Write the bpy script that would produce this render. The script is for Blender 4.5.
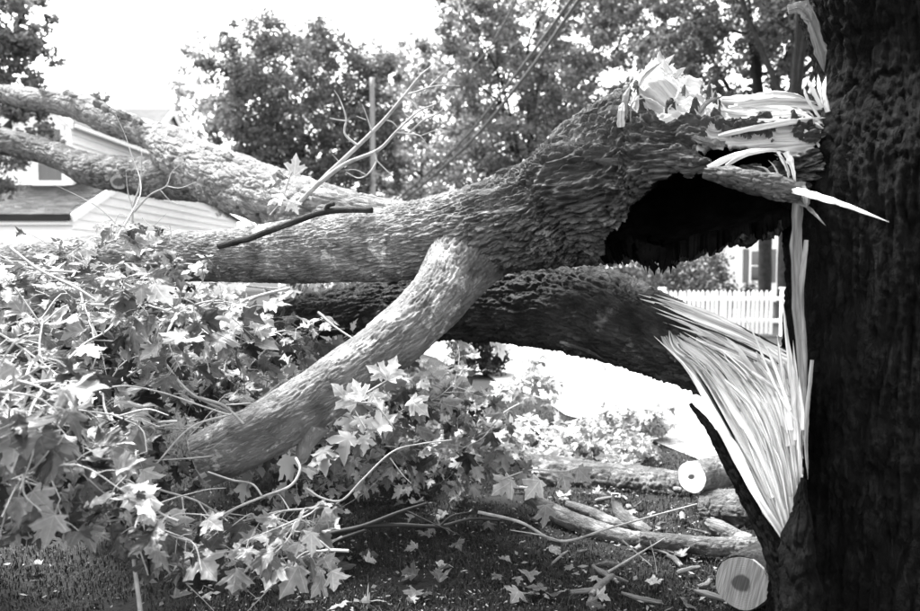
import bpy, math, random
import numpy as np

# ------------------------------------------------------------------ camera, sky, sun, exposure
scene = bpy.context.scene
for o in list(bpy.data.objects):
    bpy.data.objects.remove(o)
C = scene.collection
FPX = 715.0                      # focal length in pixels of a 920 wide frame (28 mm)
PITCH = math.radians(3.0)
CAMZ = 1.6
cd = bpy.data.cameras.new('camera')
cam = bpy.data.objects.new('camera', cd)
C.objects.link(cam)
cam.location = (0, 0, CAMZ)
cam.rotation_euler = (math.radians(90) - PITCH, 0, 0)
cd.sensor_width = 36
cd.lens = FPX / 920 * 36
cd.clip_start = 0.05
cd.clip_end = 2000
cd.dof.use_dof = True
cd.dof.focus_distance = 3.2
cd.dof.aperture_fstop = 2.2
scene.camera = cam

SUN_EL, SUN_AZ = math.radians(64), math.radians(-50)    # azimuth from +Y (view direction), negative = left
world = bpy.data.worlds.new('World')
scene.world = world
world.use_nodes = True
wn = world.node_tree
wn.nodes.clear()
sky = wn.nodes.new('ShaderNodeTexSky')
sky.sky_type = 'NISHITA'
sky.sun_disc = False
sky.sun_elevation = SUN_EL
sky.sun_rotation = SUN_AZ
sky.air_density = 1.0
sky.dust_density = 1.0
bw = wn.nodes.new('ShaderNodeRGBToBW')                   # the photograph is black and white
bgn = wn.nodes.new('ShaderNodeBackground')
bgn.inputs['Strength'].default_value = 0.085
wo = wn.nodes.new('ShaderNodeOutputWorld')
wn.links.new(sky.outputs[0], bw.inputs[0])
wn.links.new(bw.outputs[0], bgn.inputs[0])
wn.links.new(bgn.outputs[0], wo.inputs[0])

sl = bpy.data.lights.new('sun', 'SUN')
sl.energy = 2.0
sl.angle = math.radians(26)
sun = bpy.data.objects.new('sun', sl)
C.objects.link(sun)
sun.rotation_euler = (math.radians(90) - SUN_EL, 0, math.pi - SUN_AZ)
sun.location = (-10, 12, 30)

scene.view_settings.view_transform = 'Standard'
scene.view_settings.look = 'None'
scene.view_settings.exposure = 3.8
scene.view_settings.gamma = 1.0
scene.view_settings.use_curve_mapping = False
scene.render.engine = 'CYCLES'

# ------------------------------------------------------------------ helpers
rng = np.random.default_rng(11)
random.seed(11)
FW = np.array([0, math.cos(PITCH), -math.sin(PITCH)])
UP = np.array([0, math.sin(PITCH), math.cos(PITCH)])
RT = np.array([1.0, 0, 0])


def P(px, py, d):
    """a place in the world seen at photo pixel (px, py), d metres away along the view axis"""
    return np.array([0, 0, CAMZ]) + d * FW + (px - 460) / FPX * d * RT + (305.5 - py) / FPX * d * UP


def G(px, py):
    """the point of the ground seen at a photo pixel"""
    r = FW + (px - 460) / FPX * RT + (305.5 - py) / FPX * UP
    return np.array([0, 0, CAMZ]) + r * (CAMZ / -r[2])


def _hash(ix, iy, iz, seed):
    h = (ix.astype(np.uint32) * np.uint32(374761393) + iy.astype(np.uint32) * np.uint32(668265263)
         + iz.astype(np.uint32) * np.uint32(2147483647) + np.uint32(seed * 9176 + 77))
    h = (h ^ (h >> np.uint32(13))) * np.uint32(1274126177)
    h = (h ^ (h >> np.uint32(15))) * np.uint32(2246822519)
    return h ^ (h >> np.uint32(16))


def noise(p, seed=0):
    """gradient noise on an (n,3) array, about -0.7 .. 0.7"""
    with np.errstate(over='ignore'):
        i = np.floor(p).astype(np.int64)
        f = p - i
        u = f * f * f * (f * (f * 6 - 15) + 10)
        res = 0
        for dx in (0, 1):
            wx = u[:, 0] if dx else 1 - u[:, 0]
            for dy in (0, 1):
                wy = u[:, 1] if dy else 1 - u[:, 1]
                for dz in (0, 1):
                    wz = u[:, 2] if dz else 1 - u[:, 2]
                    h = _hash((i[:, 0] + dx) & 0xffffffff, (i[:, 1] + dy) & 0xffffffff, (i[:, 2] + dz) & 0xffffffff, seed)
                    gx = (h & np.uint32(1023)).astype(float) / 511.5 - 1
                    gy = ((h >> np.uint32(10)) & np.uint32(1023)).astype(float) / 511.5 - 1
                    gz = ((h >> np.uint32(20)) & np.uint32(1023)).astype(float) / 511.5 - 1
                    res = res + wx * wy * wz * (gx * (f[:, 0] - dx) + gy * (f[:, 1] - dy) + gz * (f[:, 2] - dz))
        return res * 1.25


def fbm(p, seed=0, oct=3):
    a, r = 1.0, 0
    for k in range(oct):
        r = r + a * noise(p * 2.0 ** k, seed + k)
        a *= 0.5
    return r


def sstep(a, b, x):
    t = np.clip((x - a) / (b - a), 0, 1)
    return t * t * (3 - 2 * t)


def worley(a, b, period, seed=0):
    """cells on a plane, a wraps round after `period` cells; returns edge distance, cell value, offset along b"""
    ia, ib = np.floor(a).astype(np.int64), np.floor(b).astype(np.int64)
    d1 = np.full(a.shape, 9.0); d2 = np.full(a.shape, 9.0)
    cv = np.zeros(a.shape); ob = np.zeros(a.shape)
    z0 = np.zeros_like(ia)
    with np.errstate(over='ignore'):
        for da in (-1, 0, 1):
            for db in (-1, 0, 1):
                ca, cb = ia + da, ib + db
                h = _hash((ca % period) & 0xffffffff, cb & 0xffffffff, z0, seed)
                ja = (h & np.uint32(1023)).astype(float) / 1023
                jb = ((h >> np.uint32(10)) & np.uint32(1023)).astype(float) / 1023
                v = ((h >> np.uint32(20)) & np.uint32(1023)).astype(float) / 1023
                oa, obb = a - ca - ja, b - cb - jb
                d = np.sqrt(oa * oa + obb * obb)
                m = d < d1
                d2 = np.where(m, d1, np.minimum(d2, d))
                cv = np.where(m, v, cv); ob = np.where(m, obb, ob)
                d1 = np.where(m, d, d1)
    return d2 - d1, cv, ob


def link(o):
    C.objects.link(o)
    return o


def empty(name, loc, label, cat, group=None):
    o = link(bpy.data.objects.new(name, None))
    o.location = tuple(float(x) for x in loc)
    o.empty_display_size = 0.1
    o['label'] = label; o['category'] = cat
    if group: o['group'] = group
    return o


def tag(o, label, cat, group=None):
    o['label'] = label; o['category'] = cat
    if group: o['group'] = group
    return o


def rootloc(o):
    l = np.zeros(3)
    while o is not None:
        l = l + np.array(o.location); o = o.parent
    return l


def mesh_data(name, verts, faces, smooth=True, fmat=None, uv=None):
    """faces: (n,k) int array, or list of lists"""
    me = bpy.data.meshes.new(name)
    verts = np.asarray(verts, dtype=np.float32)
    if isinstance(faces, np.ndarray):
        n, k = faces.shape
        me.vertices.add(len(verts)); me.vertices.foreach_set('co', verts.ravel())
        me.loops.add(n * k); me.loops.foreach_set('vertex_index', faces.astype(np.int32).ravel())
        me.polygons.add(n)
        me.polygons.foreach_set('loop_start', np.arange(0, n * k, k, dtype=np.int32))
        me.polygons.foreach_set('loop_total', np.full(n, k, dtype=np.int32))
        me.update(calc_edges=True)
    else:
        me.from_pydata(verts.tolist(), [], faces)
        me.update()
    me.polygons.foreach_set('use_smooth', np.full(len(me.polygons), smooth, dtype=bool))
    if fmat is not None:
        me.polygons.foreach_set('material_index', np.asarray(fmat, dtype=np.int32))
    if uv is not None:
        l = me.uv_layers.new(name='uv')
        vi = np.zeros(len(me.loops), dtype=np.int32)
        me.loops.foreach_get('vertex_index', vi)
        l.data.foreach_set('uv', np.asarray(uv, dtype=np.float32)[vi].ravel())
    me.validate()
    return me


def obj(name, verts, faces, mat, parent=None, origin=None, **kw):
    """one mesh object; verts are world coordinates. Object origin = parent root (or `origin`)"""
    verts = np.asarray(verts, dtype=float)
    base = rootloc(parent) if parent is not None else np.zeros(3)
    org = np.array(origin, float) if origin is not None else (base if parent is not None else None)
    if org is None:
        org = np.array([verts[:, 0].mean(), verts[:, 1].mean(), verts[:, 2].min()])
    me = mesh_data(name, verts - org, faces, **kw)
    for m in (mat if isinstance(mat, (list, tuple)) else [mat]):
        me.materials.append(m)
    o = link(bpy.data.objects.new(name, me))
    o.location = tuple(org - base)
    o.parent = parent
    return o


class MB:
    """collects simple solids for ONE mesh"""
    def __init__(s): s.v = []; s.f = []
    def box(s, x0, x1, y0, y1, z0, z1):
        b = len(s.v)
        s.v += [(x, y, z) for x in (x0, x1) for y in (y0, y1) for z in (z0, z1)]
        s.f += [[b + i for i in q] for q in ((0, 1, 3, 2), (4, 6, 7, 5), (0, 4, 5, 1), (2, 3, 7, 6), (0, 2, 6, 4), (1, 5, 7, 3))]
        return s
    def prism(s, poly, ext):
        """poly: 3-D points of a planar outline; ext: extrusion vector"""
        b = len(s.v); n = len(poly); e = np.array(ext, float)
        s.v += [tuple(p) for p in poly] + [tuple(np.array(p) + e) for p in poly]
        s.f += [[b + i for i in range(n)], [b + n + i for i in reversed(range(n))]]
        s.f += [[b + i, b + n + i, b + n + (i + 1) % n, b + (i + 1) % n] for i in range(n)]
        return s
    def build(s, name, mat, parent=None, smooth=False, origin=None):
        o = obj(name, s.v, s.f, mat, parent, origin, smooth=smooth)
        import bmesh
        bm = bmesh.new(); bm.from_mesh(o.data)
        bmesh.ops.recalc_face_normals(bm, faces=bm.faces); bm.to_mesh(o.data); bm.free()
        return o


def catmull(pts, n, power=1.0):
    """pts (m,k) -> (n,k) evenly spaced along the first three columns"""
    p = np.asarray(pts, float)
    p = np.vstack([2 * p[0] - p[1], p, 2 * p[-1] - p[-2]])
    out = []
    for i in range(1, len(p) - 2):
        t = np.linspace(0, 1, 40, endpoint=False)[:, None]
        out.append(0.5 * (2 * p[i] + (p[i + 1] - p[i - 1]) * t + (2 * p[i - 1] - 5 * p[i] + 4 * p[i + 1] - p[i + 2]) * t ** 2
                          + (3 * p[i] - p[i - 1] - 3 * p[i + 1] + p[i + 2]) * t ** 3))
    out.append(p[-2:-1]); q = np.vstack(out)
    L = np.r_[0, np.cumsum(np.linalg.norm(np.diff(q[:, :3], axis=0), axis=1))]
    s = np.linspace(0, 1, n) ** power * L[-1]
    return np.column_stack([np.interp(s, L, q[:, k]) for k in range(q.shape[1])]), s


def norm(v):
    return v / np.maximum(np.linalg.norm(v, axis=-1, keepdims=True), 1e-9)


def px_path(pts):
    """[(px,py,d,rpx)] -> world path with radius"""
    return [tuple(P(x, y, d)) + (r * d / FPX,) for x, y, d, r in pts]


class Tube:
    """grid of points round a path; theta 0 = ref direction (up), +90 deg = towards the camera"""
    def __init__(s, pts, ns, nt, ref=(0, 0, 1), power=1.0):
        q, s.s = catmull(pts, ns, power)
        s.c, s.r = q[:, :3], q[:, 3]
        t = norm(np.gradient(s.c, s.s, axis=0)); s.t = t
        ref = np.array(ref, float)
        s.u = norm(ref - (t @ ref)[:, None] * t)
        s.v = np.cross(t, s.u)
        if s.v[len(s.v) // 2] @ np.array([0, -1, 0.0]) < 0: s.v = -s.v
        s.ns, s.nt = ns, nt
        s.th = np.linspace(0, 2 * np.pi, nt, endpoint=False)
        s.TH, s.S = np.meshgrid(s.th, s.s)                # (ns, nt)
        s.R = np.repeat(s.r[:, None], nt, 1)
    def points(s, R):
        return (s.c[:, None] + R[..., None] * (np.cos(s.TH)[..., None] * s.u[:, None] + np.sin(s.TH)[..., None] * s.v[:, None])).reshape(-1, 3)
    def quads(s):
        i = np.arange(s.ns - 1)[:, None]; j = np.arange(s.nt)[None]
        j2 = (j + 1) % s.nt
        q = np.stack([i * s.nt + j, (i + 1) * s.nt + j, (i + 1) * s.nt + j2, i * s.nt + j2], -1).reshape(-1, 4)
        # outward winding
        flip = np.dot(np.cross(s.u[0], s.v[0]), s.t[0]) < 0
        return q[:, ::-1] if not flip else q
    def uv(s):
        a = np.where(s.TH > 1.5 * np.pi, s.TH - 2 * np.pi, s.TH)
        return np.stack([a * np.mean(s.r), s.S], -1).reshape(-1, 2)
    def cyl(s, k=1.0):
        """coordinates for noise: metres round and along"""
        return np.stack([np.cos(s.TH) * s.R * k, np.sin(s.TH) * s.R * k, s.S], -1).reshape(-1, 3)


def bark_height(T, amp, cell=(0.022, 0.085), fine=0.2, seed=0, twist=0.0, stretch=5.0, freq=26, mix=0.6, flake=0.5, warp=1.0, vee=0.0):
    cyl = T.cyl()
    rm = float(np.mean(T.r))
    wv = fbm(cyl * np.array([7, 7, 5]), seed + 5, 2)
    n = max(6, int(round(2 * np.pi * rm / cell[0])))
    a = (T.TH.ravel() / (2 * np.pi) * n) + wv * 0.55 * warp + twist * T.S.ravel()
    wb = noise(cyl * 14, seed + 9)
    e, cv, ob = worley(a, T.S.ravel() / cell[1] + (wb * 0.55 + wv * 0.5) * warp, n, seed)
    plate = sstep(0.01, 0.20, e) * (0.55 + 0.45 * cv) + flake * sstep(0, .2, e) * (cv - .3) * ob
    q = cyl * np.array([freq, freq, freq / stretch])
    q = q + (noise(cyl * np.array([9, 9, 6]), seed + 21) * 0.9 * warp)[:, None] * np.array([1, 1, .5])
    nn = np.abs(noise(q, seed + 2)); n2 = np.abs(noise(q * 1.9 + 7, seed + 3))
    rid = sstep(0.0, 0.15, nn) * 0.6 + sstep(0, 0.14, n2) * 0.4
    if vee:                                     # sharp furrows between rounded ridges
        v_ = .62 * np.minimum(nn * 3.2, 1.3) ** .75 + .38 * np.minimum(n2 * 3.2, 1.3) ** .75
        rid = rid * (1 - vee) + vee * v_
    f = fbm(cyl * np.array([80, 80, 42]), seed + 4, 3)
    h = mix * plate + (1 - mix) * rid + fine * f - 0.5
    return (np.asarray(amp) * h.reshape(T.ns, T.nt))


def make_tube(name, pts, ns, nt, mat, parent=None, amp=0.004, big=0.06, seed=0, ref=(0, 0, 1), cap=True, kw=None, mod=None):
    T = Tube(pts, ns, nt, ref)
    b = fbm(T.cyl() * 4.0 / max(.15, float(np.mean(T.r)) * 4) * np.array([1, 1, .6]), seed + 40, 2).reshape(ns, nt)
    R = T.R * (1 + big * b) + (bark_height(T, amp, seed=seed, **(kw or {})) if np.max(amp) > 0 else 0)
    if mod is not None: R = mod(T, R)
    R = np.maximum(R, 0.0005)
    v = T.points(R); q = T.quads(); uv = T.uv()
    if cap:
        k = len(v)
        v = np.vstack([v, T.c[0], T.c[-1]]); uv = np.vstack([uv, [0, 0], [0, 0]])
        j = np.arange(nt); j2 = (j + 1) % nt; o = (ns - 1) * nt
        q = np.vstack([q, np.stack([j, j2, np.full(nt, k), np.full(nt, k)], -1), np.stack([o + j, o + j2, np.full(nt, k + 1), np.full(nt, k + 1)], -1)])
        tri = q[-2 * nt:]
        faces = q[:-2 * nt]
        me_v, me_f = v, faces.tolist() + [[int(a), int(b_), int(c)] for a, b_, c, _ in tri]
        if ns * nt > 30000: me_f = faces; me_v = v[:-2]; uv = uv[:-2]
        return obj(name, me_v, me_f, mat, parent, uv=uv), T, R
    return obj(name, v, q, mat, parent, uv=uv), T, R


def cut_disc(name, centre, normal, radius, mat, parent, seed=0, thick=0.006, sq=1.0):
    """a sawn face: slightly irregular disc with its origin at the pith, local Z along the normal"""
    n = norm(np.array(normal, float)); u = norm(np.cross(n, [0.3, 0.1, 1.0])); w = np.cross(n, u)
    m = 40; r_ = np.random.default_rng(seed)
    a = np.linspace(0, 2 * np.pi, m, endpoint=False)
    rad = radius * (1 + 0.035 * np.sin(a * 2 + r_.uniform(0, 6)) + 0.02 * np.sin(a * 5 + r_.uniform(0, 6)) + r_.normal(0, .006, m))
    v = [(0, 0, thick)] + [(rr * .6 * math.cos(t), rr * .6 * sq * math.sin(t), thick) for rr, t in zip(rad, a)] \
        + [(rr * math.cos(t), rr * sq * math.sin(t), thick * .8) for rr, t in zip(rad, a)] + [(rr * math.cos(t), rr * sq * math.sin(t), -0.02) for rr, t in zip(rad, a)]
    f = []
    for j in range(m):
        k = (j + 1) % m
        f += [[0, 1 + j, 1 + k], [1 + j, 1 + m + j, 1 + m + k, 1 + k], [1 + m + j, 1 + 2 * m + j, 1 + 2 * m + k, 1 + m + k]]
    me = mesh_data(name, v, f, smooth=False); me.materials.append(mat)
    o = link(bpy.data.objects.new(name, me))
    from mathutils import Matrix
    M = Matrix(((u[0], w[0], n[0]), (u[1], w[1], n[1]), (u[2], w[2], n[2])))
    o.rotation_euler = M.to_euler()
    o.location = tuple(np.array(centre) - (rootloc(parent) if parent is not None else 0))
    o.parent = parent
    return o


def splinter(pts, width, parent, mat, aspect=0.35, name='splinter', seed=None, ns=14, blunt=0.25, jag=0.15, back=False):
    """long torn sliver of wood along px points (px,py,d); width in metres"""
    seed = int(rng.integers(1e6)) if seed is None else seed
    r_ = np.random.default_rng(seed)
    w = [tuple(P(*p)) + (width / 2,) for p in pts]
    q, s = catmull(w, ns)
    c = q[:, :3]; t = norm(np.gradient(c, axis=0))
    tl = np.linspace(0, 1, ns)
    prof = np.clip(1 - np.maximum(0, (tl - blunt) / (1 - blunt)) ** 1.3, 0.03, 1) * (0.85 + 0.15 * np.minimum(1, tl * 8))
    prof = prof * (1 + jag * r_.normal(0, 1, ns))
    roll = r_.uniform(-.5, .5)
    view = norm(c - np.array([0, 0, CAMZ]))
    side = norm(np.cross(t, view)); dep = np.cross(t, side)
    side, dep = side * math.cos(roll) + dep * math.sin(roll), dep * math.cos(roll) - side * math.sin(roll)
    ang = np.sort(r_.uniform(0, 2 * np.pi, 6)) * 0.3 + np.linspace(0, 2 * np.pi, 6, endpoint=False) * 0.85
    v = []
    for i in range(ns):
        for k, a in enumerate(ang):
            kk = width / 2 * prof[i] * (1 + .12 * r_.normal())
            v.append(c[i] + side[i] * math.cos(a) * kk + dep[i] * math.sin(a) * kk * aspect)
    f = []
    for i in range(ns - 1):
        for k in range(6):
            f.append([i * 6 + k, (i + 1) * 6 + k, (i + 1) * 6 + (k + 1) % 6, i * 6 + (k + 1) % 6])
    f += [list(range(6)), [(ns - 1) * 6 + k for k in range(6)][::-1]]
    u0 = r_.uniform(0, 9)
    uv = [(u0 + abs(k - 3) / 3 * width * 1.2, u0 + s[i]) for i in range(ns) for k in range(6)]
    return obj(name, v, f, mat, parent, smooth=False, uv=uv)


# ------------------------------------------------------------------ materials (all greys: a black-and-white photograph)
def nodemat(name):
    m = bpy.data.materials.new(name)
    m.use_nodes = True
    return m, m.node_tree.nodes, m.node_tree.links, m.node_tree.nodes['Principled BSDF']


def grey(v): return (v, v, v, 1)


def simple(name, lo, hi, scale=6, rough=0.85, bump=0.0, bscale=60, stretch=(1, 1, 1), spec=0.3, island=0.0, detail=5, coord='Object'):
    m, N, L, b = nodemat(name)
    tc = N.new('ShaderNodeTexCoord'); mp = N.new('ShaderNodeMapping')
    mp.inputs['Scale'].default_value = stretch
    nz = N.new('ShaderNodeTexNoise'); nz.inputs['Scale'].default_value = scale; nz.inputs['Detail'].default_value = detail
    cr = N.new('ShaderNodeValToRGB')
    cr.color_ramp.elements[0].position = 0.3; cr.color_ramp.elements[0].color = grey(lo)
    cr.color_ramp.elements[1].position = 0.7; cr.color_ramp.elements[1].color = grey(hi)
    L.new(tc.outputs[coord], mp.inputs[0]); L.new(mp.outputs[0], nz.inputs['Vector'])
    L.new(nz.outputs['Fac'], cr.inputs[0])
    col = cr.outputs[0]
    if island:
        ge = N.new('ShaderNodeNewGeometry'); oi = N.new('ShaderNodeObjectInfo')
        ad = N.new('ShaderNodeMath'); ad.operation = 'ADD'; fr = N.new('ShaderNodeMath'); fr.operation = 'FRACT'
        L.new(ge.outputs['Random Per Island'], ad.inputs[0]); L.new(oi.outputs['Random'], ad.inputs[1]); L.new(ad.outputs[0], fr.inputs[0])
        mr = N.new('ShaderNodeMapRange'); mr.inputs['To Min'].default_value = 1 - island; mr.inputs['To Max'].default_value = 1 + island
        L.new(fr.outputs[0], mr.inputs['Value'])
        mx = N.new('ShaderNodeMix'); mx.data_type = 'RGBA'; mx.blend_type = 'MULTIPLY'; mx.inputs['Factor'].default_value = 1
        L.new(col, mx.inputs['A']); L.new(mr.outputs[0], mx.inputs['B']); col = mx.outputs['Result']
    L.new(col, b.inputs['Base Color'])
    b.inputs['Roughness'].default_value = rough
    b.inputs['Specular IOR Level'].default_value = spec
    if bump:
        n2 = N.new('ShaderNodeTexNoise'); n2.inputs['Scale'].default_value = bscale; n2.inputs['Detail'].default_value = 6
        L.new(mp.outputs[0], n2.inputs['Vector'])
        bp = N.new('ShaderNodeBump'); bp.inputs['Strength'].default_value = bump; bp.inputs['Distance'].default_value = 0.01
        L.new(n2.outputs['Fac'], bp.inputs['Height']); L.new(bp.outputs[0], b.inputs['Normal'])
    return m


def bark_mat(name, lo, hi, lichen=None, lichen_amt=0.62, rough=0.9, spec=0.2, bump=0.5, bscale=130, grain=48, gbump=.9, young=None):
    """bark: mottled greys, optional pale lichen / scuffed patches, fine grain"""
    m = simple(name, lo, hi, scale=9, rough=rough, bump=bump, bscale=bscale, spec=spec, detail=8)
    N, L = m.node_tree.nodes, m.node_tree.links
    b = N['Principled BSDF']
    uvn = N.new('ShaderNodeTexCoord'); mpu = N.new('ShaderNodeMapping'); mpu.inputs['Scale'].default_value = (1, .22, 1)
    L.new(uvn.outputs['UV'], mpu.inputs[0])
    g1 = N.new('ShaderNodeTexNoise'); g1.inputs['Scale'].default_value = grain; g1.inputs['Detail'].default_value = 7; g1.inputs['Roughness'].default_value = .65; g1.inputs['Distortion'].default_value = .6
    L.new(mpu.outputs[0], g1.inputs['Vector'])
    sb_ = N.new('ShaderNodeMath'); sb_.operation = 'SUBTRACT'; sb_.inputs[1].default_value = .5; L.new(g1.outputs['Fac'], sb_.inputs[0])
    ab_ = N.new('ShaderNodeMath'); ab_.operation = 'ABSOLUTE'; L.new(sb_.outputs[0], ab_.inputs[0])
    fu = N.new('ShaderNodeMapRange'); fu.inputs['From Min'].default_value = 0; fu.inputs['From Max'].default_value = .09; L.new(ab_.outputs[0], fu.inputs['Value'])
    old = b.inputs['Normal'].links[0].from_socket
    bp2 = N.new('ShaderNodeBump'); bp2.inputs['Strength'].default_value = gbump; bp2.inputs['Distance'].default_value = .009
    L.new(fu.outputs[0], bp2.inputs['Height']); L.new(old, bp2.inputs['Normal']); L.new(bp2.outputs[0], b.inputs['Normal'])
    if lichen:
        src = b.inputs['Base Color'].links[0].from_socket
        tc = [n for n in N if n.type == 'TEX_COORD'][0]
        a = N.new('ShaderNodeTexNoise'); a.inputs['Scale'].default_value = 5.5; a.inputs['Detail'].default_value = 10; a.inputs['Roughness'].default_value = 0.7
        L.new(tc.outputs['Object'], a.inputs['Vector'])
        r = N.new('ShaderNodeMapRange'); r.inputs['From Min'].default_value = lichen_amt - .04; r.inputs['From Max'].default_value = lichen_amt + .04
        L.new(a.outputs['Fac'], r.inputs['Value'])
        mx = N.new('ShaderNodeMix'); mx.data_type = 'RGBA'
        L.new(r.outputs[0], mx.inputs['Factor']); L.new(src, mx.inputs['A']); mx.inputs['B'].default_value = grey(lichen)
        L.new(mx.outputs['Result'], b.inputs['Base Color'])
    if young:                                   # bark turns smoother and paler along the limb (metres from the break)
        src = b.inputs['Base Color'].links[0].from_socket
        sp = N.new('ShaderNodeSeparateXYZ'); L.new(uvn.outputs['UV'], sp.inputs[0])
        ad = N.new('ShaderNodeMath'); ad.operation = 'MULTIPLY_ADD'; ad.inputs[1].default_value = 1.2; L.new(g1.outputs['Fac'], ad.inputs[0]); L.new(sp.outputs[1], ad.inputs[2])
        yr = N.new('ShaderNodeMapRange'); yr.inputs['From Min'].default_value = young[0]; yr.inputs['From Max'].default_value = young[1]
        yr.inputs['To Min'].default_value = 1; yr.inputs['To Max'].default_value = young[2]; L.new(ad.outputs[0], yr.inputs['Value'])
        my = N.new('ShaderNodeMix'); my.data_type = 'RGBA'; my.blend_type = 'MULTIPLY'; my.inputs['Factor'].default_value = 1
        L.new(src, my.inputs['A']); L.new(yr.outputs[0], my.inputs['B']); L.new(my.outputs['Result'], b.inputs['Base Color'])
    return m


def ring_mat(name, lo, hi, heart, heart_r, scale, streak=.45):
    """sawn wood: growth rings round the pith, darker heartwood, radial checks"""
    m, N, L, b = nodemat(name)
    tc = N.new('ShaderNodeTexCoord')
    nz = N.new('ShaderNodeTexNoise'); nz.inputs['Scale'].default_value = 9; nz.inputs['Detail'].default_value = 4
    L.new(tc.outputs['Object'], nz.inputs['Vector'])
    mixv = N.new('ShaderNodeVectorMath'); mixv.operation = 'MULTIPLY_ADD'
    mixv.inputs[1].default_value = (.05, .05, 0); L.new(nz.outputs['Color'], mixv.inputs[0]); L.new(tc.outputs['Object'], mixv.inputs[2])
    sub = N.new('ShaderNodeVectorMath'); sub.operation = 'SUBTRACT'; sub.inputs[1].default_value = (.025, .025, 0)
    L.new(mixv.outputs[0], sub.inputs[0])
    sep = N.new('ShaderNodeSeparateXYZ'); L.new(sub.outputs[0], sep.inputs[0])
    cmb = N.new('ShaderNodeCombineXYZ'); L.new(sep.outputs[0], cmb.inputs[0]); L.new(sep.outputs[1], cmb.inputs[1])
    ln = N.new('ShaderNodeVectorMath'); ln.operation = 'LENGTH'; L.new(cmb.outputs[0], ln.inputs[0])
    mu = N.new('ShaderNodeMath'); mu.operation = 'MULTIPLY'; mu.inputs[1].default_value = scale; L.new(ln.outputs['Value'], mu.inputs[0])
    sn = N.new('ShaderNodeMath'); sn.operation = 'SINE'; L.new(mu.outputs[0], sn.inputs[0])
    mr = N.new('ShaderNodeMapRange'); mr.inputs['From Min'].default_value = -1; mr.inputs['To Min'].default_value = lo; mr.inputs['To Max'].default_value = hi
    L.new(sn.outputs[0], mr.inputs['Value'])
    hr = N.new('ShaderNodeMapRange'); hr.inputs['From Min'].default_value = heart_r * .85; hr.inputs['From Max'].default_value = heart_r * 1.1
    L.new(ln.outputs['Value'], hr.inputs['Value'])
    mx = N.new('ShaderNodeMix'); mx.data_type = 'RGBA'; mx.inputs['A'].default_value = grey(heart)
    L.new(hr.outputs[0], mx.inputs['Factor']); L.new(mr.outputs[0], mx.inputs['B'])
    n3 = N.new('ShaderNodeTexNoise'); n3.inputs['Scale'].default_value = 45; n3.inputs['Detail'].default_value = 5
    mp = N.new('ShaderNodeMapping'); mp.inputs['Scale'].default_value = (3, .2, 1); mp.inputs['Rotation'].default_value = (0, 0, .5)
    L.new(tc.outputs['Object'], mp.inputs[0]); L.new(mp.outputs[0], n3.inputs['Vector'])
    m3 = N.new('ShaderNodeMapRange'); m3.inputs['From Min'].default_value = .3; m3.inputs['From Max'].default_value = .7
    m3.inputs['To Min'].default_value = streak; m3.inputs['To Max'].default_value = 1.1
    L.new(n3.outputs['Fac'], m3.inputs['Value'])
    mx2 = N.new('ShaderNodeMix'); mx2.data_type = 'RGBA'; mx2.blend_type = 'MULTIPLY'; mx2.inputs['Factor'].default_value = 1
    L.new(mx.outputs['Result'], mx2.inputs['A']); L.new(m3.outputs[0], mx2.inputs['B'])
    L.new(mx2.outputs['Result'], b.inputs['Base Color'])
    b.inputs['Roughness'].default_value = .9
    bp = N.new('ShaderNodeBump'); bp.inputs['Strength'].default_value = .4; bp.inputs['Distance'].default_value = .004
    L.new(n3.outputs['Fac'], bp.inputs['Height']); L.new(bp.outputs[0], b.inputs['Normal'])
    return m


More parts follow.
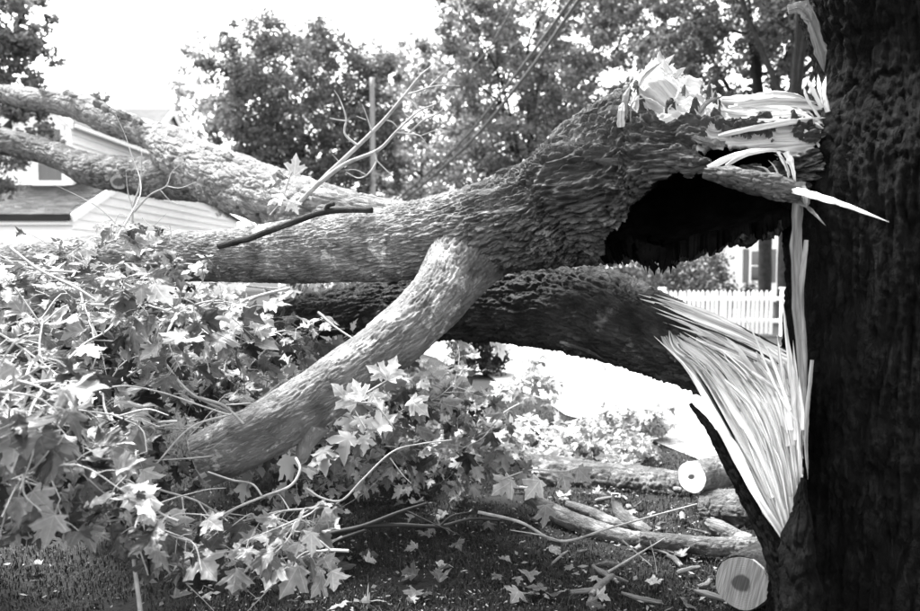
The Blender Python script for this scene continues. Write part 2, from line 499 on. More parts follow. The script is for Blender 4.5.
def leaf_mat(name, lo, hi, trans=0.35, rough=0.45, vein=True, spec=0.35):
    m, N, L, b = nodemat(name)
    ge = N.new('ShaderNodeNewGeometry'); oi = N.new('ShaderNodeObjectInfo')
    ad = N.new('ShaderNodeMath'); ad.operation = 'ADD'; fr = N.new('ShaderNodeMath'); fr.operation = 'FRACT'
    L.new(ge.outputs['Random Per Island'], ad.inputs[0]); L.new(oi.outputs['Random'], ad.inputs[1]); L.new(ad.outputs[0], fr.inputs[0])
    pw = N.new('ShaderNodeMath'); pw.operation = 'POWER'; pw.inputs[1].default_value = 2.0; L.new(fr.outputs[0], pw.inputs[0])
    mr = N.new('ShaderNodeMapRange'); mr.inputs['To Min'].default_value = lo; mr.inputs['To Max'].default_value = hi
    L.new(pw.outputs[0], mr.inputs['Value'])
    col = mr.outputs[0]
    if vein:
        uv = N.new('ShaderNodeTexCoord'); sp = N.new('ShaderNodeSeparateXYZ'); L.new(uv.outputs['UV'], sp.inputs[0])
        def mth(op, a, b_=None):
            n = N.new('ShaderNodeMath'); n.operation = op
            for k, x in enumerate((a, b_)):
                if x is None: continue
                if isinstance(x, (int, float)): n.inputs[k].default_value = x
                else: L.new(x, n.inputs[k])
            return n.outputs[0]
        ax = mth('ABSOLUTE', sp.outputs[0])
        best = ax
        for (tx, ty) in ((.55, .46), (.37, .0)):
            l = math.hypot(tx, ty)
            d = mth('ABSOLUTE', mth('SUBTRACT', mth('MULTIPLY', ax, ty / l), mth('MULTIPLY', sp.outputs[1], tx / l)))
            best = mth('MINIMUM', best, d)
        rib = mth('ABSOLUTE', mth('SINE', mth('MULTIPLY', mth('SUBTRACT', sp.outputs[1], mth('MULTIPLY', ax, .8)), 20)))
        v1 = N.new('ShaderNodeMapRange'); v1.inputs['From Min'].default_value = .022; v1.inputs['From Max'].default_value = .008; L.new(best, v1.inputs['Value'])
        v2 = N.new('ShaderNodeMapRange'); v2.inputs['From Min'].default_value = .16; v2.inputs['From Max'].default_value = .0; v2.inputs['To Max'].default_value = .4; L.new(rib, v2.inputs['Value'])
        vv = mth('MAXIMUM', v1.outputs[0], v2.outputs[0])
        spots = N.new('ShaderNodeTexNoise'); spots.inputs['Scale'].default_value = 5; spots.inputs['Detail'].default_value = 6; L.new(uv.outputs['UV'], spots.inputs['Vector'])
        sm = N.new('ShaderNodeMapRange'); sm.inputs['From Min'].default_value = .3; sm.inputs['From Max'].default_value = .7; sm.inputs['To Min'].default_value = .75; sm.inputs['To Max'].default_value = 1.15
        L.new(spots.outputs['Fac'], sm.inputs['Value'])
        col = mth('MULTIPLY', mth('MULTIPLY', col, sm.outputs[0]), mth('ADD', 1.0, mth('MULTIPLY', vv, .45)))
        bp = N.new('ShaderNodeBump'); bp.inputs['Strength'].default_value = .5; bp.inputs['Distance'].default_value = .004; bp.invert = True
        L.new(vv, bp.inputs['Height']); L.new(bp.outputs[0], b.inputs['Normal'])
    cb = N.new('ShaderNodeCombineColor')
    for k in range(3): L.new(col, cb.inputs[k])
    L.new(cb.outputs[0], b.inputs['Base Color'])
    b.inputs['Roughness'].default_value = rough
    b.inputs['Specular IOR Level'].default_value = spec
    tr = N.new('ShaderNodeBsdfTranslucent'); L.new(cb.outputs[0], tr.inputs['Color'])
    ms = N.new('ShaderNodeMixShader'); ms.inputs[0].default_value = trans
    out = [n for n in N if n.type == 'OUTPUT_MATERIAL'][0]
    L.new(b.outputs[0], ms.inputs[1]); L.new(tr.outputs[0], ms.inputs[2]); L.new(ms.outputs[0], out.inputs[0])
    return m


M = {
    'bark_limb': bark_mat('bark_limb', .05, .16, lichen=.28, lichen_amt=.60),
    'bark_fallen': bark_mat('bark_fallen', .024, .085, lichen=.18, lichen_amt=.63, young=(1.6, 2.8, 3.6)),
    'bark_smooth': bark_mat('bark_smooth', .12, .24, lichen=.46, lichen_amt=.58, bump=.35, grain=90, gbump=.7),
    'bark_sawn': bark_mat('bark_sawn', .034, .10, lichen=.24, lichen_amt=.60, bump=.35, grain=80, gbump=.8, young=(.4, .9, 2.4)),
    'bark_pale': bark_mat('bark_pale', .10, .24, lichen=.36, lichen_amt=.60, grain=26, gbump=1),
    'bark_dark': bark_mat('bark_dark', .011, .045, lichen=.11, lichen_amt=.62, grain=30),
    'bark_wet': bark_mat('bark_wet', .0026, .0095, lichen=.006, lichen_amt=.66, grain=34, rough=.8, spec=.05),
    'hollow_shade': simple('hollow_shade', .002, .007, scale=12, bump=.6, rough=1, spec=0.02),  # shade inside the torn trunk, put into a near-black colour
    'wood': simple('wood', .16, .78, scale=1, rough=.8, bump=.8, bscale=2.2, stretch=(75, 3.2, 1), island=.22, coord='UV'),
    'wood_torn': simple('wood_torn', .16, .50, scale=1, rough=.85, bump=.9, bscale=2.2, stretch=(70, 4, 1), coord='UV'),
    'wood_strip': simple('wood_strip', .04, .20, scale=1, rough=.85, bump=.8, bscale=2, stretch=(110, 5, 1), coord='UV'),
    'ring_white': ring_mat('ring_white', .78, .86, .05, .022, 900, .85),
    'ring_grey': ring_mat('ring_grey', .28, .36, .09, .042, 900),
    'twig': simple('twig', .16, .34, scale=20, rough=.8),
    'twig_dark': simple('twig_dark', .007, .018, scale=20, rough=.7),
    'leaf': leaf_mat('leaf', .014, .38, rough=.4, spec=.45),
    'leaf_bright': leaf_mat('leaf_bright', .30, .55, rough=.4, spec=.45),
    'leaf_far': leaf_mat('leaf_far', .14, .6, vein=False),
    'leaf_tree': leaf_mat('leaf_tree', .08, .24, vein=False, trans=.4, rough=.6),
    'leaf_tree_dark': leaf_mat('leaf_tree_dark', .06, .15, vein=False, trans=.3, rough=.6),
    'leaf_tree_pale': leaf_mat('leaf_tree_pale', .13, .32, vein=False, trans=.5, rough=.6),
    'leaf_shrub': leaf_mat('leaf_shrub', .012, .04, vein=False, trans=.2, rough=.6),
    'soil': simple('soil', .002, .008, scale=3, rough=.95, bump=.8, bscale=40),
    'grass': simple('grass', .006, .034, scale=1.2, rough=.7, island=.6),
    'litter': simple('litter', .04, .22, scale=5, rough=.8, island=.5),
    'road': simple('road', .19, .27, scale=2.5, rough=.9, bump=.3, bscale=80),
    'siding': simple('siding', .80, .87, scale=2, rough=.6, stretch=(1, 1, 4)),
    'trim': simple('trim', .82, .88, scale=3, rough=.5),
    'shingle': simple('shingle', .03, .07, scale=1.5, rough=.9, stretch=(1, 1, 1), island=.35),
    'glass': simple('glass', .02, .03, scale=1, rough=.05, spec=.6),
    'curtain': simple('curtain', .10, .18, scale=3, rough=.9, stretch=(30, 30, .2)),
    'fence': simple('fence', .55, .65, scale=4, rough=.6),
    'pole': simple('pole', .16, .26, scale=4, rough=.9, stretch=(8, 8, .3)),
    'cable': simple('cable', .03, .05, rough=.6),
    'tree_bark': bark_mat('tree_bark', .012, .03, bump=.4, bscale=12),
}

# ------------------------------------------------------------------ the setting: ground, road
def ground():
    n = 90
    xs = np.r_[np.linspace(-700, -14, 14), np.linspace(-12, 12, n), np.linspace(14, 700, 14)]
    ys = np.r_[np.linspace(-60, 0, 6), np.linspace(.5, 14, n), np.linspace(16, 1200, 16)]
    X, Y = np.meshgrid(xs, ys)
    p = np.stack([X, Y, 0 * X], -1).reshape(-1, 3)
    w = np.exp(-((p[:, 0] / 9) ** 2)) * np.exp(-(((p[:, 1] - 4) / 5) ** 2))
    p[:, 2] = -0.03 + 0.03 * w * fbm(p * np.array([1.7, 1.7, 1]), 3, 3)
    i, j = np.meshgrid(np.arange(len(ys) - 1), np.arange(len(xs) - 1), indexing='ij')
    k = len(xs); i = i.ravel(); j = j.ravel()
    q = np.stack([i * k + j, i * k + j + 1, (i + 1) * k + j + 1, (i + 1) * k + j], -1)
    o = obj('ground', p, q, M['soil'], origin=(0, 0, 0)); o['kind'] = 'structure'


def road():
    # a pale concrete road running away to the left beyond the brush pile
    L_ = [(4.2, 1.0), (1.75, 6.6), (.35, 10.6), (-2.2, 18.0), (-9, 40)]
    R_ = [(13.0, 1.0), (10.6, 7.06), (7.6, 12.8), (4.4, 19.2), (-3, 40)]
    v, f = [], []
    m = 8
    for (a, b) in zip(catmull([(x, y, 0, 0) for x, y in L_], 40)[0], catmull([(x, y, 0, 0) for x, y in R_], 40)[0]):
        for k in range(m + 1):
            t = k / m
            x, y = a[0] * (1 - t) + b[0] * t, a[1] * (1 - t) + b[1] * t
            e_ = .09 * math.sin(y * 3.1) + .06 * math.sin(y * 7.7 + 1) if k in (0, m) else 0
            v.append((x + e_, y, -.012 + 0.07 * math.sin(math.pi * t)))
    for i in range(39):
        for k in range(m):
            f.append([i * (m + 1) + k, i * (m + 1) + k + 1, (i + 1) * (m + 1) + k + 1, (i + 1) * (m + 1) + k])
    o = obj('road', v, f, M['road'], origin=(0, 0, 0)); o['kind'] = 'structure'
    # cracks sealed with tar
    r_ = np.random.default_rng(5)
    for k, pts in enumerate(([(520, 362), (560, 372), (600, 377), (640, 392), (680, 398)], [(575, 350), (582, 362), (600, 366), (607, 378)], [(600, 392), (650, 404), (700, 420)])):
        w = []
        for (x, y) in pts: w.append(tuple(G(x, y)) + (0,))
        q, _ = catmull(w, 40)
        c = q[:, :2] + r_.normal(0, .015, (40, 2))
        t = norm(np.gradient(c, axis=0)); nn = np.stack([-t[:, 1], t[:, 0]], 1)
        wd = .012 + .008 * r_.random(40)[:, None]
        def zz(p):
            return np.full(len(p), .075)
        a = c - nn * wd; b = c + nn * wd
        v = np.vstack([np.column_stack([a, zz(a)]), np.column_stack([b, zz(b)])])
        f = [[i, i + 1, 40 + i + 1, 40 + i] for i in range(39)]
        s = obj('road_crack', v, f, M['cable'], o)


ground()
road()


# ------------------------------------------------------------------ houses
def boards(parent, poly_fn, z0, z1, h, mat='siding'):
    """clapboards: poly_fn(za, zb) -> list of outlines; every board a part"""


def house_left():
    B = (-16, 28, 0)
    h = empty('clapboard_house', B, 'white clapboard house with shingled roofs behind the fallen limbs', 'house')
    sid, tr, sh = M['siding'], M['trim'], M['shingle']
    bh = 0.34
    # --- front bay (faces the camera), narrow gable with the window
    x0, x1, y0 = -17.3, -15.08, 28.0
    MB().prism([(x0, y0, 0), (x1, y0, 0), (x1, y0, 7.25), (-16.19, y0, 8.3), (x0, y0, 7.25)], (0, 8, 0)).build('wall', sid, h)
    wx0, wx1, wz0, wz1 = -16.35, -15.42, 4.98, 6.95
    def board_box(xa, xb, ya, yb, z, hh, nx, ny, name='siding_board'):
        """a clapboard wedge: proud at its foot; nx/ny = outward direction"""
        t0, t1 = .075, .012
        if ny:      # faces -Y
            v = [(xa, ya - t0, z), (xb, ya - t0, z), (xb, ya, z), (xa, ya, z), (xa, ya - t1, z + hh), (xb, ya - t1, z + hh), (xb, ya, z + hh), (xa, ya, z + hh)]
        else:       # faces +X
            v = [(xa + t0, yb, z), (xa + t0, ya, z), (xa, ya, z), (xa, yb, z), (xa + t1, yb, z + hh), (xa + t1, ya, z + hh), (xa, ya, z + hh), (xa, yb, z + hh)]
        f = [[0, 1, 2, 3], [7, 6, 5, 4], [0, 4, 5, 1], [1, 5, 6, 2], [2, 6, 7, 3], [3, 7, 4, 0]]
        return obj(name, v, f, sid, h, smooth=False)
    z = 4.4
    while z < 7.2:
        if z + bh < wz0 - .1 or z > wz1 + .15:
            board_box(x0, x1 - .1, y0 - .003, 0, z, bh - .003, 0, 1)
        else:
            board_box(x0, wx0 - .14, y0 - .003, 0, z, bh - .003, 0, 1)
            board_box(wx1 + .14, x1 - .1, y0 - .003, 0, z, bh - .003, 0, 1)
        board_box(x1 + .003, 0, y0 + .02, y0 + 7.9, z, bh - .003, 1, 0)
        z += bh
    MB().box(x1 - .1, x1 + .05, y0 - .06, y0 + .02, 0, 7.25).build('corner_board', tr, h)
    # window with frame, sashes, panes and a curtain
    w = MB().box(wx0 - .13, wx0, y0 - .09, y0 - .004, wz0 - .13, wz1 + .13).box(wx1, wx1 + .13, y0 - .09, y0 - .004, wz0 - .13, wz1 + .13) \
        .box(wx0, wx1, y0 - .088, y0 - .004, wz1, wz1 + .129).box(wx0, wx1, y0 - .088, y0 - .004, wz0 - .129, wz0).build('window', tr, h)
    zm = (wz0 + wz1) / 2
    MB().box(wx0 + .002, wx1 - .002, y0 - .07, y0 - .03, zm - .04, zm + .04).build('sash_rail', tr, w)
    MB().box(wx0 + .002, wx1 - .002, y0 - .035, y0 - .012, wz0 + .002, zm - .042).build('pane', M['curtain'], w)
    MB().box(wx0 + .002, wx1 - .002, y0 - .035, y0 - .012, zm + .042, wz1 - .002).build('pane', M['glass'], w)
    MB().box(wx0 - .18, wx1 + .18, y0 - .16, y0 - .002, wz0 - .19, wz0 - .131).build('sill', tr, w)
    # bay roof: two slopes with overhang, eave board
    for sgn, xe in ((1, x1 + .3), (-1, x0 - .3)):
        zpk, zev = 8.36, 7.25 - .3 * 0.95 + .06
        MB().prism([(-16.19, y0 - .35, zpk), (xe, y0 - .35, zev), (xe, y0 - .35, zev + .14), (-16.19, y0 - .35, zpk + .16)], (0, 8.4, 0)).build('roof', sh, h)
        MB().prism([(-16.19, y0 - .40, zpk - .12), (xe, y0 - .40, zev - .12), (xe, y0 - .40, zev + .15), (-16.19, y0 - .40, zpk + .17)], (0, .045, 0)).build('rake_board', tr, h)
    MB().box(x1 + .301, x1 + .38, y0 - .3, y0 + 8, 6.98, 7.12).build('gutter', tr, h)
    # --- set-back wall at the far left
    MB().box(-26, x0 - .002, 28.6, 33, 0, 6.6).build('wall', sid, h)
    z = 4.0
    while z < 6.5:
        board_box(-26, x0 - .003, 28.597, 0, z, bh - .003, 0, 1); z += bh
    MB().prism([(-26, 28.2, 6.55), (-26, 31, 8.0), (-26, 31, 8.16), (-26, 28.2, 6.71)], (8.65, 0, 0)).build('roof', sh, h)
    # --- low wing in front: front roof slope up to the bay, gable side wall facing right
    X = -13.65
    MB().prism([(X, 25.2, 0), (X, 44, 0), (X, 44, 4.45), (X, 31, 5.95), (X, 25.2, 3.48)], (-9, 0, 0)).build('wall', sid, h)
    z = 2.3
    while z < 5.8:
        zt = z + bh
        ya = 25.2 if zt < 3.48 else 25.2 + (zt - 3.48) / (5.95 - 3.48) * 5.8
        yb = 44 if zt < 4.45 else 44 - (zt - 4.45) / 1.5 * 13
        if yb - ya > .3: board_box(X + .003, 0, ya, yb, z, bh - .003, 1, 0)
        z += bh
    # front slope as real courses of shingles
    A = np.array([0, 24.85, 3.36]); Bv = np.array([0, 31.05, 6.03]); sl_ = norm(Bv - A); nrm = np.array([0, -sl_[2], sl_[1]])
    Ls = np.linalg.norm(Bv - A)
    MB().prism([(X + .18, *A[1:]), (X + .18, *Bv[1:]), (X + .18, *(Bv + nrm * .08)[1:]), (X + .18, *(A + nrm * .08)[1:])], (-9.4, 0, 0)).build('roof', sh, h)
    rf = h.children[-1]
    r_ = np.random.default_rng(3)
    v, f = [], []
    k = 0; cur = .0
    while cur < Ls - .15:
        xx = X + .18 - r_.uniform(0, .3)
        while xx > -20.5:
            wd = r_.uniform(.26, .36)
            xa, xb = max(xx - wd + .012, -22), xx
            th = .10 + r_.uniform(0, .012)
            p = [A + sl_ * cur + nrm * (th + .02), A + sl_ * cur + nrm * .081, A + sl_ * (cur + .22) + nrm * .081, A + sl_ * (cur + .22) + nrm * (th - .012)]
            b = len(v)
            for x_ in (xa, xb): v += [(x_, q_[1], q_[2]) for q_ in p]
            f += [[b, b + 4, b + 5, b + 1], [b, b + 3, b + 7, b + 4], [b, b + 1, b + 2, b + 3], [b + 4, b + 7, b + 6, b + 5]]
            xx -= wd
        cur += .2
    s = obj('shingles', v, f, sh, rf, smooth=False); s['kind'] = 'stuff'
    MB().prism([(X + .20, *(A - nrm * .2)[1:]), (X + .20, *(Bv - nrm * .2)[1:]), (X + .20, *(Bv + nrm * .1)[1:]), (X + .20, *(A + nrm * .1)[1:])], (.05, 0, 0)).build('rake_board', tr, h)
    MB().prism([(X + .18, 31.05, 6.03), (X + .18, 44.3, 4.42), (X + .18, 44.3, 4.54), (X + .18, 31.05, 6.15)], (-9.4, 0, 0)).build('roof', sh, h)
    MB().box(-22.8, X + .17, 24.70, 24.84, 3.22, 3.36).build('gutter', M['twig_dark'], h)
    MB().box(-22.8, X + .1, 24.86, 25.19, 3.1, 3.27).build('soffit', tr, h)


def house_gabled():
    d = 46.0
    h = empty('gabled_house', (-19.5, d, 0), 'pale gabled house far behind the upper fallen limb', 'house')
    X, y0, y1, yp, ze, zp = -18.9, 44.0, 50.0, 47.0, 9.7, 11.75
    MB().prism([(X, y0, 0), (X, y1, 0), (X, y1, ze), (X, yp, zp), (X, y0, ze)], (-9, 0, 0)).build('wall', M['siding'], h)
    for ya, sg in ((y0 - .4, 1), (y1 + .4, -1)):
        MB().prism([(X + .3, yp, zp + .03), (X + .3, ya, ze - .24), (X + .3, ya, ze - .08), (X + .3, yp, zp + .2)], (-9.6, 0, 0)).build('roof', M['shingle'], h)
        MB().prism([(X + .301, yp, zp - .25), (X + .301, ya, ze - .5), (X + .301, ya, ze - .07), (X + .301, yp, zp + .21)], (.05, 0, 0)).build('rake_board', M['trim'], h)
    for z in np.arange(6.4, ze - .3, .34):
        MB().box(X + .002, X + .04, y0 + .02, y1 - .02, z, z + .32).build('siding_board', M['siding'], h)
        MB().box(X - 9, X - .01, y0 - .04, y0 - .002, z, z + .32).build('siding_board', M['siding'], h)


def house_right():
    d = 34.0
    h = empty('white_house', (14.5, d, 0), 'white house with dark window shutters beyond the picket fence', 'house')
    MB().prism([(12.6, d, 0), (18.6, d, 0), (18.6, d, 3.0), (15.6, d, 4.6), (12.6, d, 3.0)], (0, 8, 0)).build('wall', M['siding'], h)
    for z in np.arange(.3, 2.9, .25):
        MB().box(12.61, 18.59, d - .03, d - .002, z, z + .24).build('siding_board', M['siding'], h)
    for xa in (12.3, 18.9):
        MB().prism([(15.6, d - .4, 4.62), (xa, d - .4, 2.85), (xa, d - .4, 3.0), (15.6, d - .4, 4.8)], (0, 8.6, 0)).build('roof', M['shingle'], h)
        MB().prism([(15.6, d - .45, 4.4), (xa, d - .45, 2.62), (xa, d - .45, 3.01), (15.6, d - .45, 4.81)], (0, .045, 0)).build('rake_board', M['trim'], h)
    for xc in (14.2, 16.8):
        w = MB().box(xc - .5, xc + .5, d - .08, d - .032, .9, 2.5).build('window', M['trim'], h)
        MB().box(xc - .4, xc + .4, d - .095, d - .082, 1.0, 1.68).build('pane', M['glass'], w)
        MB().box(xc - .4, xc + .4, d - .095, d - .082, 1.74, 2.4).build('pane', M['glass'], w)
        for sx in (-.78, .52):
            MB().box(xc + sx, xc + sx + .26, d - .07, d - .031, .9, 2.5).build('shutter', M['curtain'], h)


house_left(); house_gabled(); house_right()


# ------------------------------------------------------------------ picket fence
def fence():
    d = 17.0
    zt = 1.6 - (290 - 268) / FPX * d
    xl, xr = (548 - 460) / FPX * d, (779 - 460) / FPX * d
    h = empty('picket_fence', ((xl + xr) / 2, d, 0), 'white picket fence across the far side of the road', 'fence')
    me = None
    sp = 0.108
    n = int((xr - xl) / sp)
    for i in range(n):
        x = xl + i * sp
        if me is None:
            w, t = .038, .011
            v = [(-w, -t, .04), (w, -t, .04), (w, -t, zt - .06), (0, -t, zt), (-w, -t, zt - .06)]
            v += [(a, t, c) for a, b, c in v]
            f = [[0, 1, 2, 3, 4], [9, 8, 7, 6, 5]] + [[k, k + 5, (k + 1) % 5 + 5, (k + 1) % 5] for k in range(5)]
            me = mesh_data('picket', v, f, smooth=False); me.materials.append(M['fence'])
        o = link(bpy.data.objects.new('picket', me)); o.parent = h
        o.location = (x - h.location.x, -.05 + rng.normal(0, .004), rng.normal(0, .006))
        o.rotation_euler = (0, rng.normal(0, .008), 0)
    for z in (.3, zt - .25):
        MB().box(xl - .1, xr + .1, d - .037, d + .03, z, z + .09).build('rail', M['fence'], h)
    for x in (xl - .16, (xl + xr) / 2, xr + .16):
        p = MB().box(x - .06, x + .06, d - .02 + .06, d + .16, -.1, zt + .02).build('post', M['fence'], h)
        MB().box(x - .08, x + .08, d + .02, d + .18, zt + .022, zt + .06).build('cap', M['fence'], p)


fence()


# ------------------------------------------------------------------ background trees
def leaf_cloud(centres, sizes, per, leaf, seed, flat=0.4, up=0.0):
    """many small leaf faces scattered round clump centres -> verts, quads"""
    r_ = np.random.default_rng(seed)
    n = len(centres) * per
    c = np.repeat(np.asarray(centres), per, 0); s = np.repeat(np.asarray(sizes), per)
    off = norm(r_.normal(0, 1, (n, 3))) * (r_.random(n) ** .45)[:, None]
    p = c + off * s[:, None] * np.array([1, 1, .75])
    u = norm(r_.normal(0, 1, (n, 3)) * np.array([1, 1, flat + .3]))
    w = r_.normal(0, 1, (n, 3)); w[:, 2] *= .6; w = norm(np.cross(u, w))
    l = leaf * r_.uniform(.6, 1.35, n)[:, None]
    nn = np.cross(u, w)
    v = np.stack([p - u * l * .5, p + w * l * .32 + nn * l * .08, p + u * l * .55, p - w * l * .32 + nn * l * .08], 1).reshape(-1, 3)
    return v, np.arange(n * 4).reshape(-1, 4)


def tree(name, label, px, d, top, bot, rx, leafmat, nclump=260, per=42, leaf=.2, seed=0, shape='round', trunk_r=.2, trunk_px=None,
         gap=.15, group='trees behind the fallen limbs', clump=.55, lean=0.0, wood='tree_bark', nlimb=9):
    """px: crown centre column; top/bot: crown rows; rx: half width in px"""
    r_ = np.random.default_rng(seed)
    X = (px - 460) / FPX * d
    zt, zb = CAMZ + (268 - top) / FPX * d, max(.6, CAMZ + (268 - bot) / FPX * d)
    R = rx / FPX * d
    tx = X if trunk_px is None else (trunk_px - 460) / FPX * d
    h = empty(name, (tx, d, 0), label, 'tree', group)
    H = zt - zb
    cs, ss = [], []
    while len(cs) < nclump:
        q = r_.uniform(-1, 1, 3)
        t = (q[2] + 1) / 2
        if shape == 'round': w = math.sqrt(max(0, 1 - abs(q[2]) ** 2.2))
        elif shape == 'cone': w = (1 - t) ** .75 * .95 + .08 if t > .18 else .75 + t
        else: w = math.sqrt(max(0, 1 - max(0, q[2]) ** 2.5))
        a = math.atan2(q[1], q[0]); rr = math.hypot(q[0], q[1])
        lob = 1 + .22 * math.sin(a * 3 + seed + t * 5) + .14 * math.sin(a * 5 - t * 9 + seed * 2)
        if rr > w * lob: continue
        if rr < w * lob * .35 and r_.random() < .7: continue
        p = np.array([X + q[0] * R, d + q[1] * R * .8, zb + t * H])
        if noise(p[None] * (1.6 / (clump * 2.2)), seed + 3)[0] < -gap: continue
        cs.append(p); ss.append(clump * r_.uniform(.6, 1.25) * (1.15 - .5 * rr))
    v, f = leaf_cloud(cs, ss, per, leaf, seed)
    o = obj('crown', v, f, M[leafmat], h, smooth=False); o['kind'] = 'stuff'
    # trunk and limbs
    zc = zb + H * (.9 if shape == 'cone' else .6)
    tw = [(tx, d, -.1, trunk_r * 1.5), (tx, d, .5, trunk_r * 1.05), (tx * .9 + X * .1, d, zb * .6 + .5, trunk_r), ((tx + X) / 2, d, zb + H * .3, trunk_r * .7), (X, d, zc, trunk_r * .18)]
    make_tube('trunk', tw, 40, 12, M[wood], h, amp=trunk_r * .08, big=.08, seed=seed, ref=(0, -1, 0), kw=dict(cell=(trunk_r * .3, trunk_r * 1.6), freq=3 / trunk_r))
    q, _ = catmull(tw, 60)
    for k in range(nlimb):
        s0 = q[int(r_.integers(22, 52))]
        tgt = cs[int(r_.integers(len(cs)))]
        mid = (s0[:3] + tgt) / 2 + r_.normal(0, .05, 3) * H + np.array([0, 0, .05 * H])
        make_tube('limb', [tuple(s0[:3]) + (max(s0[3] * .5, .02),), tuple(mid) + (max(s0[3] * .3, .015),), tuple(tgt) + (.012,)], 12, 6, M[wood], h, amp=0, big=.05, seed=seed + k, cap=False)
    return h


tree('broadleaf_tree', 'dense leafy tree rising at the left edge above the house', -4, 17, -60, 195, 62, 'leaf_tree', 250, 60, .13, 1, clump=.34, gap=.02, trunk_r=.16, trunk_px=-40)
tree('broadleaf_tree', 'small dark treetop just above the upper fallen limb', 106, 60, 92, 160, 18, 'leaf_tree_dark', 60, 30, .3, 2, clump=.6)
tree('broadleaf_tree', 'pale airy tree left of the dark rounded tree', 220, 52, 36, 215, 52, 'leaf_tree_pale', 190, 34, .28, 3, clump=.75, gap=.2, trunk_r=.2)
tree('evergreen_tree', 'large dark dense tree left of the utility pole', 303, 32, 24, 236, 98, 'leaf_tree_dark', 950, 70, .16, 4, shape='round', clump=.6, gap=2, trunk_r=.22)
tree('broadleaf_tree', 'pale leafy tree right behind the utility pole', 422, 50, 34, 250, 66, 'leaf_tree_pale', 520, 40, .26, 5, clump=.8, gap=.5, trunk_r=.2)
tree('broadleaf_tree', 'tall grey tree with forked dark limbs behind the overhead wires', 545, 38, -50, 190, 120, 'leaf_tree', 680, 78, .21, 6, clump=.75, gap=.12, trunk_r=.22, trunk_px=520, nlimb=16)
tree('broadleaf_tree', 'pale low tree behind the middle of the fallen trunk', 600, 45, 88, 250, 95, 'leaf_tree', 300, 40, .24, 7, clump=.75, gap=.2, trunk_r=.18)
tree('broadleaf_tree', 'tall dark tree with a straight trunk behind the torn trunk end', 735, 23, -90, 128, 104, 'leaf_tree_dark', 460, 78, .13, 8, clump=.42, gap=.06, trunk_r=.20, trunk_px=765, nlimb=14)
tree('broadleaf_tree', 'tree whose bare lower trunk stands close beside the broken trunk', 815, 20, -160, 60, 90, 'leaf_tree_dark', 150, 40, .14, 9, clump=.42, gap=.1, trunk_r=.19, trunk_px=784)
tree('broadleaf_tree', 'low grey tree filling the gap left of the dark tree', 470, 42, 130, 262, 90, 'leaf_tree', 300, 40, .24, 10, clump=.7, gap=.3, trunk_r=.15)


def shrub(name, label, px, py0, py1, rx, d, mat, n, per, leaf, seed, cl):
    r_ = np.random.default_rng(seed)
    X = (px - 460) / FPX * d
    z1 = CAMZ + (268 - py0) / FPX * d; z0 = max(0.03, CAMZ + (268 - py1) / FPX * d); R = rx / FPX * d
    h = empty(name, (X, d, 0), label, 'shrub')
    cs = []
    while len(cs) < n:
        q = r_.uniform(-1, 1, 3)
        if q[0] ** 2 + q[1] ** 2 + max(0, q[2]) ** 2.5 > 1.05: continue
        cs.append((X + q[0] * R, d + q[1] * R * .7, z0 + (q[2] + 1) / 2 * (z1 - z0)))
    v, f = leaf_cloud(cs, np.full(n, cl), per, leaf, seed)
    o = obj('foliage', v, f, M[mat], h, smooth=False); o['kind'] = 'stuff'
    for k in range(6):
        c = cs[int(r_.integers(n))]
        make_tube('stem', [(X + r_.normal(0, R * .1), d, -.03, .02), ((X + c[0]) / 2, (d + c[1]) / 2, c[2] * .5, .014), tuple(c) + (.005,)], 8, 5, M['tree_bark'], h, amp=0, cap=False, seed=k)


shrub('round_shrub', 'dark clipped shrub beside the road under the fallen trunk', 477, 325, 374, 29, 10.8, 'leaf_shrub', 110, 60, .05, 21, .12)
shrub('shrub', 'grey leafy shrub behind the fence under the torn trunk', 690, 240, 330, 40, 25, 'leaf_tree_dark', 140, 40, .14, 22, .35)
shrub('shrub', 'tall grey shrub behind the fence at the gap between trunks', 625, 232, 330, 50, 27, 'leaf_tree', 160, 40, .15, 23, .4)
shrub('low_hedge', 'low dark hedge showing just above the fence pickets', 718, 284, 330, 18, 22, 'leaf_shrub', 50, 40, .1, 24, .2)
shrub('low_hedge', 'low dark hedge below the shutters of the white house', 750, 284, 330, 12, 24, 'leaf_shrub', 40, 40, .1, 25, .2)


# ------------------------------------------------------------------ utility pole and wires
def pole():
    d = 30.0
    X = (373.5 - 460) / FPX * d
    h = empty('utility_pole', (X, d, 0), 'tall pale wooden utility pole in front of the dark tree', 'pole')
    make_tube('shaft', [(X, d, -.3, .15), (X, d, 4, .125), (X, d, CAMZ + (268 - 81) / FPX * d, .10)], 30, 14, M['pole'], h, amp=.004, big=.02, ref=(0, -1, 0), kw=dict(cell=(.03, .6)))
    MB().box(X - .05, X + .05, d - .22, d - .11, 3.9, 4.5).build('bracket', M['twig_dark'], h)


def wire(label, pts, r=.012):
    w = [tuple(P(*p)) + (r,) for p in pts]
    o, _, _ = make_tube('overhead_wire', w, 60, 6, M['cable'], None, amp=0, big=0, cap=True)
    tag(o, label, 'wire', 'wires crossing in front of the trees')


pole()
wire('left one of two dark wires slanting down through the trees', [(640, -100, 12), (571, 0, 15), (510, 82, 19), (455, 148, 24), (378, 217, 29.8)], .036)
wire('right one of two dark wires slanting down through the trees', [(650, -100, 12), (579, 0, 15), (522, 80, 19), (462, 150, 24), (379, 222, 29.8)], .044)
wire('thin faint wire slanting to the top left of the wire pair', [(535, -40, 14), (500, 30, 18), (468, 72, 24), (376, 160, 29.9)], .02)


